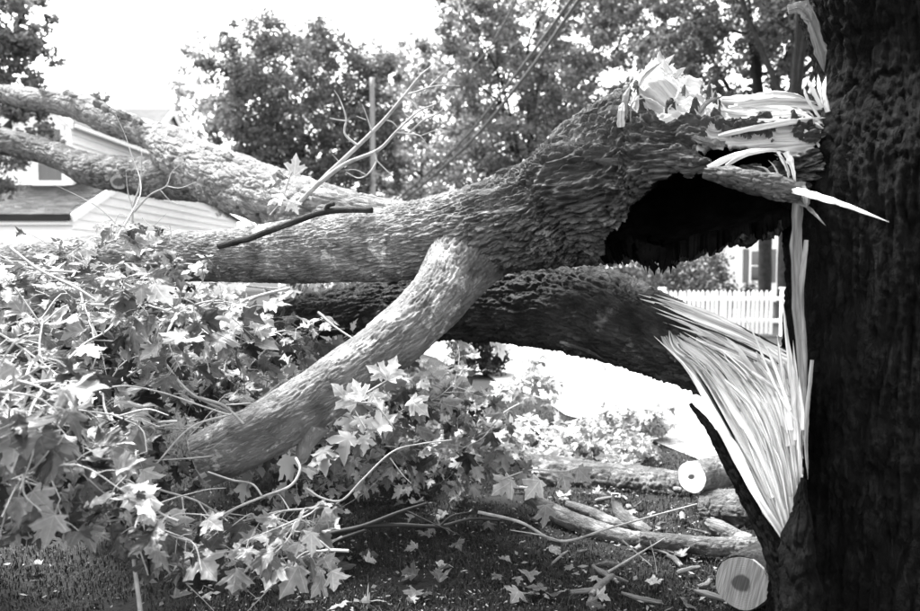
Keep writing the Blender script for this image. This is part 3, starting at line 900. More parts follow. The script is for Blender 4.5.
# ------------------------------------------------------------------ the broken standing trunk
def standing_trunk():
    d = 2.7
    rows = [(-330, 118), (-120, 128), (-40, 122), (0, 122), (40, 111), (70, 104), (100, 109), (150, 127), (190, 133), (250, 129), (330, 128), (450, 129), (540, 131), (611, 134), (700, 146), (768, 168)]
    pts = []
    for y, r in rows:
        p = P(931, y, d); z = p[2]
        pts.append((1.775, d, z, r * d / FPX))
    pts[-1] = (1.775, d, -.05, pts[-1][3])
    h = empty('broken_tree', (1.775, d, 0), 'dark wet standing tree trunk split open at the right edge', 'tree trunk')
    def mod(T, R):
        c = T.cyl()
        big = fbm(c * np.array([3.2, 3.2, 1.1]), 77, 3).reshape(T.ns, T.nt)
        return R + .022 * big
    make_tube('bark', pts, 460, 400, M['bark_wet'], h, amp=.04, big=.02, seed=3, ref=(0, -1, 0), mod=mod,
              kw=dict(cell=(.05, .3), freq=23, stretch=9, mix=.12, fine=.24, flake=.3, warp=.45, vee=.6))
    return h


TR = standing_trunk()


# ------------------------------------------------------------------ fallen trunk A (hollow shell, torn open underneath)
FA = empty('fallen_tree', P(640, 180, 3.05) * np.array([1, 1, 0]), 'huge fallen trunk snapped off the standing trunk, hollow and torn open underneath', 'fallen tree')
A_PX = [(822, 158, 2.74, 52), (800, 162, 2.76, 56), (770, 166, 2.80, 62), (740, 171, 2.85, 67), (690, 174, 2.95, 79), (650, 178, 3.05, 83), (600, 190, 3.15, 70), (560, 208, 3.3, 56),
        (500, 226, 3.5, 45), (450, 235, 3.65, 40), (380, 245, 3.9, 35), (300, 251, 4.2, 31), (220, 256, 4.5, 25), (120, 257, 5.0, 23), (0, 265, 5.8, 19), (-90, 270, 6.4, 17)]


def fallen_trunk():
    ns, nt = 900, 460
    T = Tube(px_path(A_PX), ns, nt, power=1.55)
    # photo column of every ring, to place the tear
    rel = T.c - np.array([0, 0, CAMZ])
    col = 460 + FPX * (rel @ RT) / (rel @ FW)
    COL = np.repeat(col[:, None], nt, 1)
    cyl = T.cyl()
    s01 = sstep(330, 620, COL)
    amp = .012 + .042 * s01
    h1 = bark_height(T, amp, cell=(.04, .2), seed=12, freq=30, stretch=5.2, mix=.22, fine=.30, flake=1.0, twist=-1.2, warp=1.0, vee=.65)
    h2 = bark_height(T, .016, cell=(.016, .07), seed=15, freq=60, stretch=6, mix=.2, fine=.1, warp=.6, vee=.7)
    lump = fbm(cyl * np.array([5, 5, 3]), 31, 3).reshape(ns, nt)
    R = T.R * (1 + .05 * lump * (.5 + s01)) + h1 * (.35 + .65 * s01) + h2
    # a heavy swelling on the top at the break, burl near the fork
    R += .05 * np.exp(-(((COL - 478) / 34) ** 2)) * np.exp(-((T.TH - 1.8) / .6) ** 2)
    deg = np.degrees(T.TH)
    rag = fbm(np.stack([COL.ravel() * .035, deg.ravel() * .05, 0 * deg.ravel()], -1), 8, 4).reshape(ns, nt)
    rag2 = noise(np.stack([COL.ravel() * .12, deg.ravel() * .012, 0 * deg.ravel() + 3], -1), 9).reshape(ns, nt)
    lo = np.interp(COL, [560, 584, 600, 620, 640, 660, 690, 720, 760, 800, 822], [200, 176, 152, 132, 118, 109, 99, 97, 109, 134, 150])
    hi = np.interp(COL, [580, 605, 640, 700, 780, 822], [172, 192, 196, 182, 176, 175])
    opening = (deg > lo + rag * 9) & (deg < hi + rag2 * 7 + rag * 20) & (COL > 580)
    hole = (((COL - 752 + rag * 8) / 36) ** 2 + ((deg - 86 - (COL - 752) * .12 + rag * 8) / 10) ** 2) < 1
    broken = COL > 806 + rag * 16 + rag2 * 10                      # ragged right end
    kill = opening | hole | broken
    # stripped wood on the top of the break
    dtop = np.where(deg > 180, deg - 360, deg)
    wood = (COL > 722 + rag * 22 + np.abs(dtop) * .2) & (dtop < 55 + rag * 22) & (dtop > -95)
    rim = ((((COL - 758 + rag * 20) / 46) ** 2 + ((deg - 80 - (COL - 752) * .05 + rag * 22 + rag2 * 10) / 14) ** 2) < 1) & (deg < 86 + (COL - 752) * .12)
    wood |= rim
    collar = ((np.clip((COL - 642) / 26, 0, 1)) * np.clip((742 - COL) / 40, 0, 1)) * np.clip((62 - dtop + rag * 14) / 16, 0, 1) * np.clip((dtop + 70) / 40, 0, 1)
    wood |= (collar > .42) & (rag2 + rag > -.35)
    wfl = wood.astype(float)
    for _ in range(3): wfl = (wfl + np.roll(wfl, 1, 0) + np.roll(wfl, -1, 0) + np.roll(wfl, 1, 1) + np.roll(wfl, -1, 1)) / 5
    grain = noise(cyl * np.array([42, 42, 2.2]), 55).reshape(ns, nt)
    R = R * (1 - wfl) + wfl * (T.R * .90 + .018 * grain)
    ter = noise(np.stack([COL.ravel() * .05, dtop.ravel() * .05, 0 * deg.ravel()], -1), 81).reshape(ns, nt)
    ter2 = noise(np.stack([COL.ravel() * .03 + dtop.ravel() * .03, dtop.ravel() * .16, 0 * deg.ravel()], -1), 82).reshape(ns, nt)
    peak = .045 + .085 * np.exp(-((COL - 668) / 17) ** 2) * np.exp(-((dtop - 8) / 34) ** 2)
    R = R + sstep(.25, .75, collar) * (peak + .06 * np.floor(ter * 7) / 7 + .02 * ter2 + .016 * grain + .012 * noise(cyl * np.array([120, 120, 7]), 83).reshape(ns, nt)) 
    R = R - .05 * np.exp(-((COL - 692) / 11) ** 2) * np.exp(-((dtop - 36) / 9) ** 2)
    vo = T.points(R)
    Ri = T.R * .80 + .02 * fbm(cyl * np.array([14, 14, 4]), 60, 3).reshape(ns, nt)
    vi = T.points(np.minimum(Ri, R - .02))
    q = T.quads()
    i = np.arange(ns - 1)[:, None] * nt + np.arange(nt)[None]      # quad -> its (i,j)
    kq = kill.ravel()[i.ravel()]
    N0 = len(vo)
    keep = q[~kq]
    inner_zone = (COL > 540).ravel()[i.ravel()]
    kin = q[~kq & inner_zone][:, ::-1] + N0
    # rim faces between outer and inner skins
    K = (~kq).reshape(ns - 1, nt)
    rims = []
    J = np.arange(nt)
    for di, dj in ((1, 0), (-1, 0), (0, 1), (0, -1)):
        nb = np.roll(K, -dj, 1)
        if di == 1: nb = np.vstack([K[1:], np.ones((1, nt), bool)])
        if di == -1: nb = np.vstack([np.zeros((1, nt), bool), K[:-1]])
        ii, jj = np.where(K & ~nb)
        j2 = (jj + 1) % nt
        if di == 1: a, b = (ii + 1) * nt + jj, (ii + 1) * nt + j2
        elif di == -1: a, b = ii * nt + jj, ii * nt + j2
        elif dj == 1: a, b = ii * nt + j2, (ii + 1) * nt + j2
        else: a, b = ii * nt + jj, (ii + 1) * nt + jj
        rims.append(np.stack([a, b, b + N0, a + N0], -1))
    rimq = np.vstack(rims)
    v = np.vstack([vo, vi])
    wf = wood.ravel()[i.ravel()][~kq].astype(int)
    rc = COL.ravel()[rimq[:, 0]]; rdg = dtop.ravel()[rimq[:, 0]]
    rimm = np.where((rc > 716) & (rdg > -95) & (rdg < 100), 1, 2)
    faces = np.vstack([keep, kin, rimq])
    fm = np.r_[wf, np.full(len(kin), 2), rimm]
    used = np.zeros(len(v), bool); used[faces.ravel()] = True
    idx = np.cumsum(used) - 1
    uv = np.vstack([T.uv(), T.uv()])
    obj('bark', v[used], idx[faces], [M['bark_fallen'], M['wood_torn'], M['hollow_shade']], FA, fmat=fm, uv=uv[used])
    return T, R


TA, RA = fallen_trunk()
W = M['wood']
RELA = TA.c - np.array([0, 0, CAMZ])
COLA = 460 + FPX * (RELA @ RT) / (RELA @ FW)


def AS(col, deg, lift=0.0):
    """photo-pixel triple of a point on the fallen trunk's surface"""
    i = int(np.argmin(np.abs(COLA - col))); a = math.radians(deg)
    r = TA.r[i] * .93 + lift
    return unP(TA.c[i] + r * (math.cos(a) * TA.u[i] + math.sin(a) * TA.v[i]))


def unP(w):
    r = w - np.array([0, 0, CAMZ]); d = r @ FW
    return (460 + FPX * (r @ RT) / d, 305.5 - FPX * (r @ UP) / d, d)


# torn branch collar on top of the trunk: a few shards standing on it
for (c0, g0, l0), (c1, g1, l1), (c2, g2, l2), w, asp in (
        ((654, 14, .04), (664, 8, .10), (674, 4, .17), .05, .5), ((660, 2, .05), (666, 0, .10), (670, -4, .15), .04, .5), ((648, 24, .04), (655, 18, .08), (661, 14, .12), .035, .5),
        ((676, 14, .06), (684, 12, .10), (690, 10, .12), .03, .5)):
    splinter([AS(c0, g0, l0), AS(c1, g1, l1), AS(c2, g2, l2)], w, FA, W, asp, 'torn_wood', blunt=.5, ns=10, jag=.03)
for k in range(18):                                  # torn fibres standing on the collar
    c_ = rng.uniform(644, 722); g_ = rng.uniform(-5, 58)
    h_ = .03 + .06 * math.exp(-((c_ - 666) / 20) ** 2)
    w_ = rng.choice([.006, .01, .018, .03])
    if k % 2 == 0: continue
    splinter([AS(c_, g_ + 6, .01 + h_ * .5), AS(c_ + rng.uniform(2, 9), g_, .02 + h_), AS(c_ + rng.uniform(6, 22), g_ - rng.uniform(2, 12), .02 + h_ * rng.uniform(1.0, 1.7))],
             w_, FA, M['wood'] if k % 3 else M['wood_strip'], .4, 'splinter', blunt=rng.uniform(.3, .8), ns=8, jag=.1)
for k in range(26):                                  # lifted flakes of bark along the upper edge
    c_ = rng.uniform(500, 735); g_ = rng.uniform(-5, 95)
    if 640 < c_ and g_ < 60: continue
    splinter([AS(c_ + 16, g_ + 2, .02), AS(c_, g_, .035), AS(c_ - 15, g_ - 3, .05)], rng.uniform(.02, .05), FA, M['bark_limb'], .3, 'bark_flake', ns=9, blunt=.6)
# long torn slats over the top of the break, reaching back to the standing trunk
for k in range(34):
    g_ = -20 + k * 2.5 + rng.normal(0, 2)
    a_ = rng.uniform(716, 768); e_ = rng.uniform(796, 824)
    l_ = rng.uniform(0, .03)
    splinter([AS(a_, g_ + rng.normal(0, 3), l_), AS((a_ + e_) / 2, g_, l_ + rng.uniform(0, .02)), AS(e_, g_ + rng.normal(0, 5), l_ + rng.uniform(-.02, .03))],
             rng.uniform(.012, .04), FA, W, rng.uniform(.25, .5), blunt=.8, ns=12, jag=.03)
for k in range(16):                                  # broken fibre ends hanging at the break
    g_ = rng.uniform(20, 85); x = rng.uniform(786, 808)
    splinter([AS(x, g_, .01), AS(x + 9, g_ + rng.uniform(0, 14), .0), AS(x + rng.uniform(12, 22), g_ + rng.uniform(4, 30), -.02)], rng.uniform(.006, .022), FA, W, .5, ns=9)
# white rim and curled slivers of the hole
for pts, w in (([(708, 168, 2.60), (730, 157, 2.585), (755, 150, 2.58), (785, 150, 2.58)], .02), ([(726, 166, 2.58), (744, 156, 2.57), (770, 151, 2.57), (790, 155, 2.57)], .016),
               ([(786, 152, 2.56), (792, 166, 2.55), (796, 186, 2.54)], .022), ([(778, 152, 2.57), (786, 168, 2.56), (790, 184, 2.55)], .012),
               ([(772, 176, 2.56), (764, 168, 2.55), (752, 166, 2.55)], .008), ([(780, 178, 2.56), (774, 166, 2.54), (768, 160, 2.53)], .007),
               ([(788, 180, 2.55), (776, 174, 2.54), (760, 173, 2.54)], .009), ([(738, 172, 2.57), (765, 178, 2.55), (795, 188, 2.54)], .012),
               ([(790, 176, 2.56), (784, 160, 2.55), (774, 154, 2.55)], .007)):
    splinter(pts, w, FA, W, .5, ns=12)
# bark strip below the hole ending in the long white spike
make_tube('bark_strip', [tuple(P(x, y, d_)) + (r * d_ / FPX,) for x, y, d_, r in ((704, 172, 2.60, 5), (730, 177, 2.56, 9), (760, 184, 2.54, 11), (785, 190, 2.53, 11), (800, 195, 2.52, 7))],
          90, 60, M['bark_limb'], FA, amp=.014, big=.1, seed=9, kw=dict(cell=(.02, .05)))
splinter([(786, 188, 2.52), (815, 196, 2.42), (850, 207, 2.3), (889, 222, 2.2)], .028, FA, W, .5, blunt=.2, ns=18, jag=.06)
splinter([(790, 198, 2.53), (806, 206, 2.5), (826, 226, 2.44)], .018, FA, M['bark_limb'], .5)
splinter([(798, 184, 2.53), (806, 196, 2.48), (806, 208, 2.47)], .03, FA, M['wood_strip'], .3, blunt=.7)
# ragged hem below, the underside's shade put into its near-black colour
for k in range(16):
    x = rng.uniform(622, 690)
    y = np.interp(x, [615, 640, 665, 690, 790], [240, 258, 264, 250, 222])
    splinter([(x, y - 16, 3.1), (x + rng.uniform(-3, 3), y, 3.1), (x + rng.uniform(-5, 5), y + rng.uniform(5, 15), 3.1)], rng.uniform(.02, .06), FA, M['hollow_shade'], .5, 'hem_fragment', ns=8, jag=.3)

# --- sawn branch reaching down to the left
SB = [(502, 225, 3.62, 36), (488, 235, 3.585, 42), (471, 252, 3.50, 38), (450, 281, 3.40, 31.5), (430, 306, 3.31, 28.5), (392, 342, 3.18, 28), (330, 388, 3.06, 28), (268, 428, 3.0, 28.5), (202, 461, 2.96, 27.5)]
sbp = px_path(SB)
_, TS, RS = make_tube('sawn_branch', sbp, 420, 190, M['bark_sawn'], FA, amp=np.linspace(.020, .006, 420)[:, None], big=.05, seed=18, kw=dict(cell=(.02, .09), freq=46, stretch=6, mix=.2, fine=.2, warp=.7))
cut_disc('cut_end', TS.c[-1], TS.t[-1], float(TS.r[-1]) * .97, M['ring_grey'], FA, 1)
make_tube('stub', [tuple(P(316, 424, 3.0)) + (.06,), tuple(P(306, 444, 3.0)) + (.036,), tuple(P(302, 458, 2.99)) + (.026,), tuple(P(301, 464, 2.99)) + (.006,)], 30, 24, M['bark_smooth'], FA, amp=.004, seed=19)

# --- upper limb running back to the left, forking over the house
_, TB, _ = make_tube('limb', px_path([(430, 236, 4.1, 26), (340, 218, 4.35, 28), (285, 201, 4.8, 28), (235, 183, 5.3, 28), (195, 166, 5.7, 25), (165, 150, 6.0, 17)]), 360, 200, M['bark_pale'], FA, amp=.032, big=.08, seed=25,
                     kw=dict(cell=(.08, .24), freq=14, stretch=4, mix=.5, fine=.08, flake=.9, warp=.7))
b1 = make_tube('limb', px_path([(210, 168, 5.6, 20), (180, 149, 5.9, 18), (150, 135, 6.3, 14), (110, 121, 6.8, 13), (80, 107, 7.2, 13), (50, 102, 7.5, 10.5), (26, 98, 7.8, 10), (4, 93, 8.1, 8)]), 320, 110, M['bark_pale'], FA, amp=.024, big=.10, seed=26,
          kw=dict(cell=(.08, .25), freq=10, mix=.6, flake=.9))
b2 = make_tube('limb', px_path([(235, 187, 5.35, 23), (200, 181, 5.7, 20), (160, 179, 6.1, 19), (120, 174, 6.5, 17), (85, 168, 6.9, 15), (50, 153, 7.3, 12), (0, 141, 7.8, 12.5), (-60, 132, 8.4, 13)]), 320, 130, M['bark_limb'], FA, amp=.028, big=.10, seed=27,
          kw=dict(cell=(.07, .18), freq=12, mix=.5, flake=.7))
st = [tuple(P(126, 176, 6.45)) + (.06,), tuple(P(121, 180, 6.28)) + (.068,), tuple(P(118.5, 182, 6.18)) + (.068,)]
make_tube('stub', st, 24, 24, M['bark_dark'], FA, amp=.006, seed=28)
cut_disc('cut_end', np.array(st[-1][:3]), np.array(st[-1][:3]) - np.array(st[0][:3]), .064, M['ring_grey'], FA, 2)
for k in range(16):
    x = rng.uniform(30, 300); y = np.interp(x, [10, 50, 80, 110, 150, 190, 235, 285, 330], [88, 92, 94, 108, 124, 142, 160, 178, 196]); d_ = np.interp(x, [0, 190, 300], [8, 5.6, 4.5])
    splinter([(x - 9, y - 2, d_), (x, y + 2, d_ - .05), (x + 10, y + 5, d_ - .05)], rng.uniform(.05, .09), FA, M['bark_limb'], .4, 'bark_flake', ns=8)


# ------------------------------------------------------------------ second fallen stem, bent over by its torn fibres
FC = empty('split_tree', P(640, 325, 3.4) * np.array([1, 1, 0]), 'dark rough fallen stem hinged to the standing trunk by white torn fibres', 'fallen tree')
C_PX = [(778, 382, 2.86, 22), (752, 374, 2.92, 32), (720, 363, 3.05, 34), (690, 350, 3.2, 36), (640, 330, 3.45, 41), (600, 315, 3.65, 44), (540, 306, 3.95, 38), (480, 305, 4.25, 34), (420, 307, 4.6, 32), (360, 316, 4.95, 30), (300, 328, 5.35, 27), (230, 345, 5.9, 24)]
def modC(T, R):
    rel = T.c - np.array([0, 0, CAMZ]); col = 460 + FPX * (rel @ RT) / (rel @ FW)
    lump = fbm(T.cyl() * np.array([5, 5, 1.6]), 91, 3).reshape(T.ns, T.nt)
    return R * (1 + .13 * lump)
make_tube('bark', px_path(C_PX), 500, 260, M['bark_dark'], FC, amp=.04, big=.05, seed=33, mod=modC, kw=dict(cell=(.06, .26), freq=21, stretch=6, mix=.35, fine=.34, flake=.6, warp=.5, vee=.5))


def fan():
    """sheet of torn sapwood bending from the trunk foot over to the stem, ribbed along the grain"""
    prof = [  # rails from left to right: lists of (px,py,d)
        [(790, 548, 2.46), (764, 500, 2.52), (738, 446, 2.62), (712, 398, 2.76), (690, 360, 2.92), (664, 338, 3.0)],
        [(792, 542, 2.45), (776, 478, 2.50), (754, 424, 2.58), (728, 384, 2.72), (702, 356, 2.86), (676, 340, 2.97)],
        [(794, 532, 2.45), (786, 462, 2.49), (772, 410, 2.56), (748, 374, 2.70), (722, 354, 2.82), (696, 342, 2.92)],
        [(796, 520, 2.46), (793, 452, 2.49), (786, 402, 2.55), (770, 370, 2.68), (748, 356, 2.80), (722, 346, 2.88)],
        [(799, 505, 2.48), (798, 446, 2.50), (795, 400, 2.56), (786, 372, 2.68), (774, 362, 2.78), (760, 358, 2.84)]]
    nu, nv = 300, 120
    rails = np.array([catmull([tuple(P(*p)) + (0,) for p in r], nv)[0][:, :3] for r in prof])   # (5,nv,3)
    t = np.linspace(0, 4, nu)
    k = np.clip(t.astype(int), 0, 3); f = (t - k)[:, None, None]
    surf = rails[k] * (1 - f) + rails[k + 1] * f                                               # (nu,nv,3)
    U, V = np.meshgrid(np.linspace(0, 1, nu), np.linspace(0, 1, nv), indexing='ij')
    g = np.stack([U.ravel() * 26, V.ravel() * 1.1, 0 * U.ravel()], -1)
    e = (np.abs(noise(g, 71)) * 1.3 + .5 * np.abs(noise(g * np.array([2.7, 1.5, 1]), 72)) + .3 * noise(g * np.array([6, 3, 1]), 73)).reshape(nu, nv)
    step = np.floor(noise(np.stack([U.ravel() * 9, V.ravel() * .5, 0 * U.ravel()], -1), 74).reshape(nu, nv) * 5) / 5
    du = np.gradient(surf, axis=0); dv = np.gradient(surf, axis=1)
    nn = norm(np.cross(du, dv)); nn = np.where((nn @ np.array([0, -1, 0]))[..., None] < 0, -nn, nn)
    front = surf + nn * (e * .075 + step * .08)[..., None] * (.35 + .65 * V[..., None])
    back = surf - nn * .05
    v = np.vstack([front.reshape(-1, 3), back.reshape(-1, 3)])
    i, j = np.meshgrid(np.arange(nu - 1), np.arange(nv - 1), indexing='ij'); i = i.ravel(); j = j.ravel()
    q = np.stack([i * nv + j, (i + 1) * nv + j, (i + 1) * nv + j + 1, i * nv + j + 1], -1)
    gaps = noise(np.stack([i / nu * 24, j / nv * 1.0, 0 * i], -1), 76) * (.5 + .6 * j / nv) < -.17
    q = q[~gaps]
    n0 = nu * nv
    edge = []
    for a in range(nu - 1): edge += [[a * nv, (a + 1) * nv, n0 + (a + 1) * nv, n0 + a * nv], [a * nv + nv - 1, (a + 1) * nv + nv - 1, n0 + (a + 1) * nv + nv - 1, n0 + a * nv + nv - 1]]
    for b in range(nv - 1): edge += [[b, b + 1, n0 + b + 1, n0 + b], [(nu - 1) * nv + b, (nu - 1) * nv + b + 1, n0 + (nu - 1) * nv + b + 1, n0 + (nu - 1) * nv + b]]
    q2 = np.vstack([q, q[:, ::-1] + n0, np.array(edge)])
    fm = np.r_[np.zeros(len(q), int), np.ones(len(q), int), np.zeros(len(edge), int)]
    uvf = np.stack([U.ravel() * .42, V.ravel() * .75], -1)
    obj('torn_sapwood', v, q2, [W, M['bark_dark']], FC, fmat=fm, smooth=True, uv=np.vstack([uvf, uvf]))
    return rails


RAILS = fan()


def rail_pt(u, v):
    k = min(int(u * 4), 3); f = u * 4 - k
    nv = RAILS.shape[1]
    j = v * (nv - 1); j0 = min(int(j), nv - 2); g = j - j0
    a = RAILS[k][j0] * (1 - g) + RAILS[k][j0 + 1] * g; b = RAILS[k + 1][j0] * (1 - g) + RAILS[k + 1][j0 + 1] * g
    return a * (1 - f) + b * f


for k in range(30):                                  # separate slivers lying over the sheet
    u = (k + rng.uniform(0, 1)) / 30
    v0, v1 = sorted((rng.uniform(0, .5), rng.uniform(.6, 1.12)))
    pts = []
    off = rng.uniform(.003, .035)
    for v in np.linspace(v0, min(v1, 1), 5):
        p = rail_pt(np.clip(u + (v - .5) * rng.normal(0, .05), 0, 1), v)
        pts.append(unP(p + np.array([-.1, -1, .15]) * off * (.2 + v)))
    splinter(pts, rng.choice([.006, .009, .014, .022, .036]) * rng.uniform(.8, 1.2), FC, W, .35, blunt=rng.uniform(.2, .8), ns=20, jag=.09)
for k in range(50):                                  # fine torn fibres
    u = rng.uniform(0, 1); v0 = rng.uniform(.1, .7); v1 = v0 + rng.uniform(.2, .5)
    off = rng.uniform(.02, .07)
    pts = [unP(rail_pt(np.clip(u + (v - v0) * rng.normal(0, .10), 0, 1), min(v, 1)) + np.array([-.1, -1, .15]) * off * (.3 + v)) for v in np.linspace(v0, v1, 4)]
    if rng.random() < .5: pts = pts[::-1]
    splinter(pts, rng.uniform(.003, .007), FC, W, .5, 'fibre', blunt=.3, ns=9, jag=.1)
# the straight stiff splinter at the fan's left edge and strays
for pts, w in (([(786, 540, 2.43), (760, 500, 2.46), (728, 440, 2.54), (690, 372, 2.66), (654, 336, 2.74)], .03), ([(716, 424, 2.6), (735, 446, 2.56), (752, 476, 2.5)], .022),
               ([(795, 420, 2.46), (775, 385, 2.5), (752, 330, 2.55), (735, 302, 2.6)], .009), ([(790, 410, 2.46), (772, 360, 2.5), (758, 334, 2.52)], .012),
               ([(796, 440, 2.47), (792, 380, 2.5), (786, 330, 2.54), (783, 300, 2.56)], .022), ([(799, 450, 2.47), (797, 390, 2.5), (793, 340, 2.52)], .02),
               ([(803, 430, 2.45), (801, 380, 2.48), (798, 330, 2.5)], .014), ([(790, 430, 2.47), (784, 390, 2.5), (779, 350, 2.52), (777, 335, 2.54)], .022),
               ([(752, 372, 2.6), (790, 400, 2.52), (798, 420, 2.48)], .02)):
    splinter(pts, w, FC, W, .4, ns=18, blunt=.5, jag=.07)
# pale strips peeled along the top of the stem
for k in range(22):
    t = k / 21
    y0 = 288 + 34 * t + rng.normal(0, 2); x0 = 632 + 50 * t + rng.uniform(-8, 40)
    y1 = 352 + 34 * t
    d0 = 3.17 - .28 * t
    xs_ = np.linspace(x0, 788, 5)
    f = lambda x: y0 + (y1 - y0) * ((x - 632) / 156) ** 1.25
    splinter([(x, f(x) + rng.normal(0, 1.2), d0 + (2.66 - d0) * (x - 632) / 156) for x in xs_[::-1]], rng.uniform(.008, .03), FC, W if rng.random() < .72 else M['bark_dark'], .35, ns=20, blunt=.6, jag=.06)
for pts, w in (([(650, 300, 3.06), (690, 320, 2.93), (740, 348, 2.8)], .03), ([(700, 318, 2.92), (750, 345, 2.8), (784, 362, 2.74)], .03), ([(560, 342, 3.5), (590, 352, 3.4), (618, 368, 3.3)], .02)):
    splinter(pts, w, FC, M['bark_dark'], .4, 'bark_flake', ns=14)
# strip of bark torn off along the left of the fan
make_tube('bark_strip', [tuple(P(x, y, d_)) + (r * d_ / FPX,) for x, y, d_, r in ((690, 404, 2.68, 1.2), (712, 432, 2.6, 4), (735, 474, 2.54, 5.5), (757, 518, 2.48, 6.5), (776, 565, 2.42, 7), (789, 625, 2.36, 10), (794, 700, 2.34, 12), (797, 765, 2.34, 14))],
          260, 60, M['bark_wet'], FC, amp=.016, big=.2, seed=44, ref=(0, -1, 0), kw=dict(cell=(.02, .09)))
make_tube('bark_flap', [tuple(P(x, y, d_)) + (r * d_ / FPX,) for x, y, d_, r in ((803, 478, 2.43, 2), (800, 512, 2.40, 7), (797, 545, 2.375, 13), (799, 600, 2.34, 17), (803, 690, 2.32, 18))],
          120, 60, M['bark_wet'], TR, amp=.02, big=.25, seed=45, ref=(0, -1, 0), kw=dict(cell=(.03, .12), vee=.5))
# inner bark edges on the standing trunk
for pts, w, m in (([(800, 182, 2.52), (796, 230, 2.52), (797, 290, 2.5), (801, 340, 2.48), (803, 385, 2.47), (806, 420, 2.44)], .038, 'wood_strip'), ([(806, 240, 2.46), (801, 300, 2.45), (806, 380, 2.43)], .018, 'wood_strip'),
                  ([(802, 2, 2.55), (812, 24, 2.54), (820, 52, 2.54), (824, 72, 2.55)], .045, 'wood_strip'), ([(788, 10, 2.55), (800, 8, 2.54), (812, 22, 2.53)], .04, 'wood_strip'),
                  ([(822, 108, 2.56), (814, 92, 2.56), (806, 76, 2.57)], .016, 'wood'), ([(826, 108, 2.55), (820, 90, 2.55), (818, 74, 2.56)], .014, 'wood'), ([(820, 118, 2.56), (808, 100, 2.56), (803, 84, 2.57)], .01, 'wood'),
                  ([(828, 112, 2.54), (824, 92, 2.54), (826, 76, 2.55)], .018, 'wood'), ([(812, 360, 2.42), (806, 430, 2.41), (808, 480, 2.4)], .014, 'wood_strip')):
    splinter(pts, w, TR, M[m], .35, ns=16, blunt=.7, jag=.03)


# ------------------------------------------------------------------ bare branches standing up from the fallen trunk
def twig_tree(parent, spec, mat, name='bare_branch', nt=7):
    for pts, r0, r1 in spec:
        n = len(pts)
        w = [tuple(P(*p)) + (r0 + (r1 - r0) * i / (n - 1),) for i, p in enumerate(pts)]
        make_tube(name, w, 10 + 6 * n, nt, mat, parent, amp=0, big=.12, seed=int(rng.integers(999)))


BB = empty('bare_branch', P(300, 205, 4.3) * np.array([1, 1, 1]), 'forked leafless pale branch standing up in front of the utility pole', 'branch')
twig_tree(BB, [
    ([(296, 206, 4.30), (330, 172, 4.2), (362, 142, 4.1), (384, 120, 4.0), (404, 96, 3.9), (420, 76, 3.85), (432, 66, 3.85)], .016, .004),
    ([(318, 184, 4.24), (345, 164, 4.1), (378, 150, 4.0), (396, 132, 3.9), (418, 112, 3.8), (436, 104, 3.75)], .014, .003)], M['twig'], 'stem')
twig_tree(BB, [
    ([(358, 146, 4.1), (345, 134, 4.1), (346, 118, 4.1), (340, 100, 4.1), (334, 90, 4.1)], .008, .002), ([(346, 121, 4.1), (338, 120, 4.08), (330, 118, 4.05)], .005, .002),
    ([(372, 132, 4.05), (366, 114, 4.05), (362, 104, 4.05)], .005, .0015), ([(366, 120, 4.05), (356, 116, 4.05)], .003, .0015),
    ([(404, 96, 3.9), (416, 92, 3.9), (436, 86, 3.9), (460, 86, 3.95)], .007, .002), ([(404, 97, 3.9), (414, 104, 3.88), (421, 116, 3.86)], .007, .003),
    ([(396, 132, 3.9), (408, 134, 3.85), (420, 136, 3.8), (430, 148, 3.8), (436, 140, 3.8)], .006, .0015), ([(408, 134, 3.85), (424, 120, 3.8), (440, 112, 3.75), (452, 96, 3.75)], .006, .0015),
    ([(374, 151, 4.0), (376, 162, 4.0), (368, 174, 4.0), (358, 178, 4.0), (346, 172, 4.0)], .007, .002), ([(376, 160, 4.0), (386, 170, 4.0), (392, 175, 4.0)], .005, .002),
    ([(366, 175, 4.0), (356, 170, 3.98), (345, 170, 3.97)], .004, .0015), ([(384, 120, 4.0), (392, 122, 4.0), (398, 128, 4.0)], .004, .0015),
    ([(420, 76, 3.85), (416, 62, 3.85)], .003, .001), ([(424, 92, 3.9), (440, 76, 3.95), (452, 66, 3.95)], .004, .0012), ([(410, 118, 3.84), (404, 112, 3.84), (406, 100, 3.84)], .003, .001),
    ([(340, 163, 4.14), (332, 154, 4.15)], .003, .001), ([(420, 136, 3.8), (438, 130, 3.78), (450, 132, 3.78)], .003, .001), ([(430, 108, 3.77), (440, 118, 3.77)], .003, .001)], M['twig'], 'twig')
TW = empty('bare_twig', P(132, 236, 4.6), 'thin leafless pale twig standing before the white clapboard wall', 'twig')
twig_tree(TW, [([(132, 240, 4.6), (133, 208, 4.6), (140, 184, 4.6), (142, 150, 4.6)], .008, .004), ([(134, 212, 4.6), (150, 195, 4.55), (166, 186, 4.5), (172, 172, 4.5), (184, 162, 4.5)], .006, .002),
               ([(166, 186, 4.5), (180, 188, 4.5), (196, 182, 4.5)], .004, .0015), ([(133, 210, 4.6), (128, 192, 4.6), (126, 172, 4.6)], .004, .0015), ([(134, 222, 4.6), (120, 214, 4.6), (114, 226, 4.6)], .003, .001),
               ([(160, 190, 4.5), (172, 202, 4.5), (186, 206, 4.5)], .003, .001), ([(142, 218, 4.58), (152, 226, 4.56), (166, 214, 4.55)], .003, .001)], M['twig'], 'twig')
ST = empty('dark_stick', P(300, 226, 3.8), 'dark curved stick lying across the fallen limb', 'stick')
twig_tree(ST, [([(219, 246, 4.05), (250, 238, 3.95), (285, 225, 3.88), (320, 213, 3.8), (345, 210, 3.78), (372, 210, 3.72)], .019, .016)], M['bark_dark'], 'stem', nt=14)
twig_tree(ST, [([(325, 213, 3.8), (328, 206, 3.78), (334, 204, 3.76)], .016, .01)], M['bark_dark'], 'stub', nt=10)


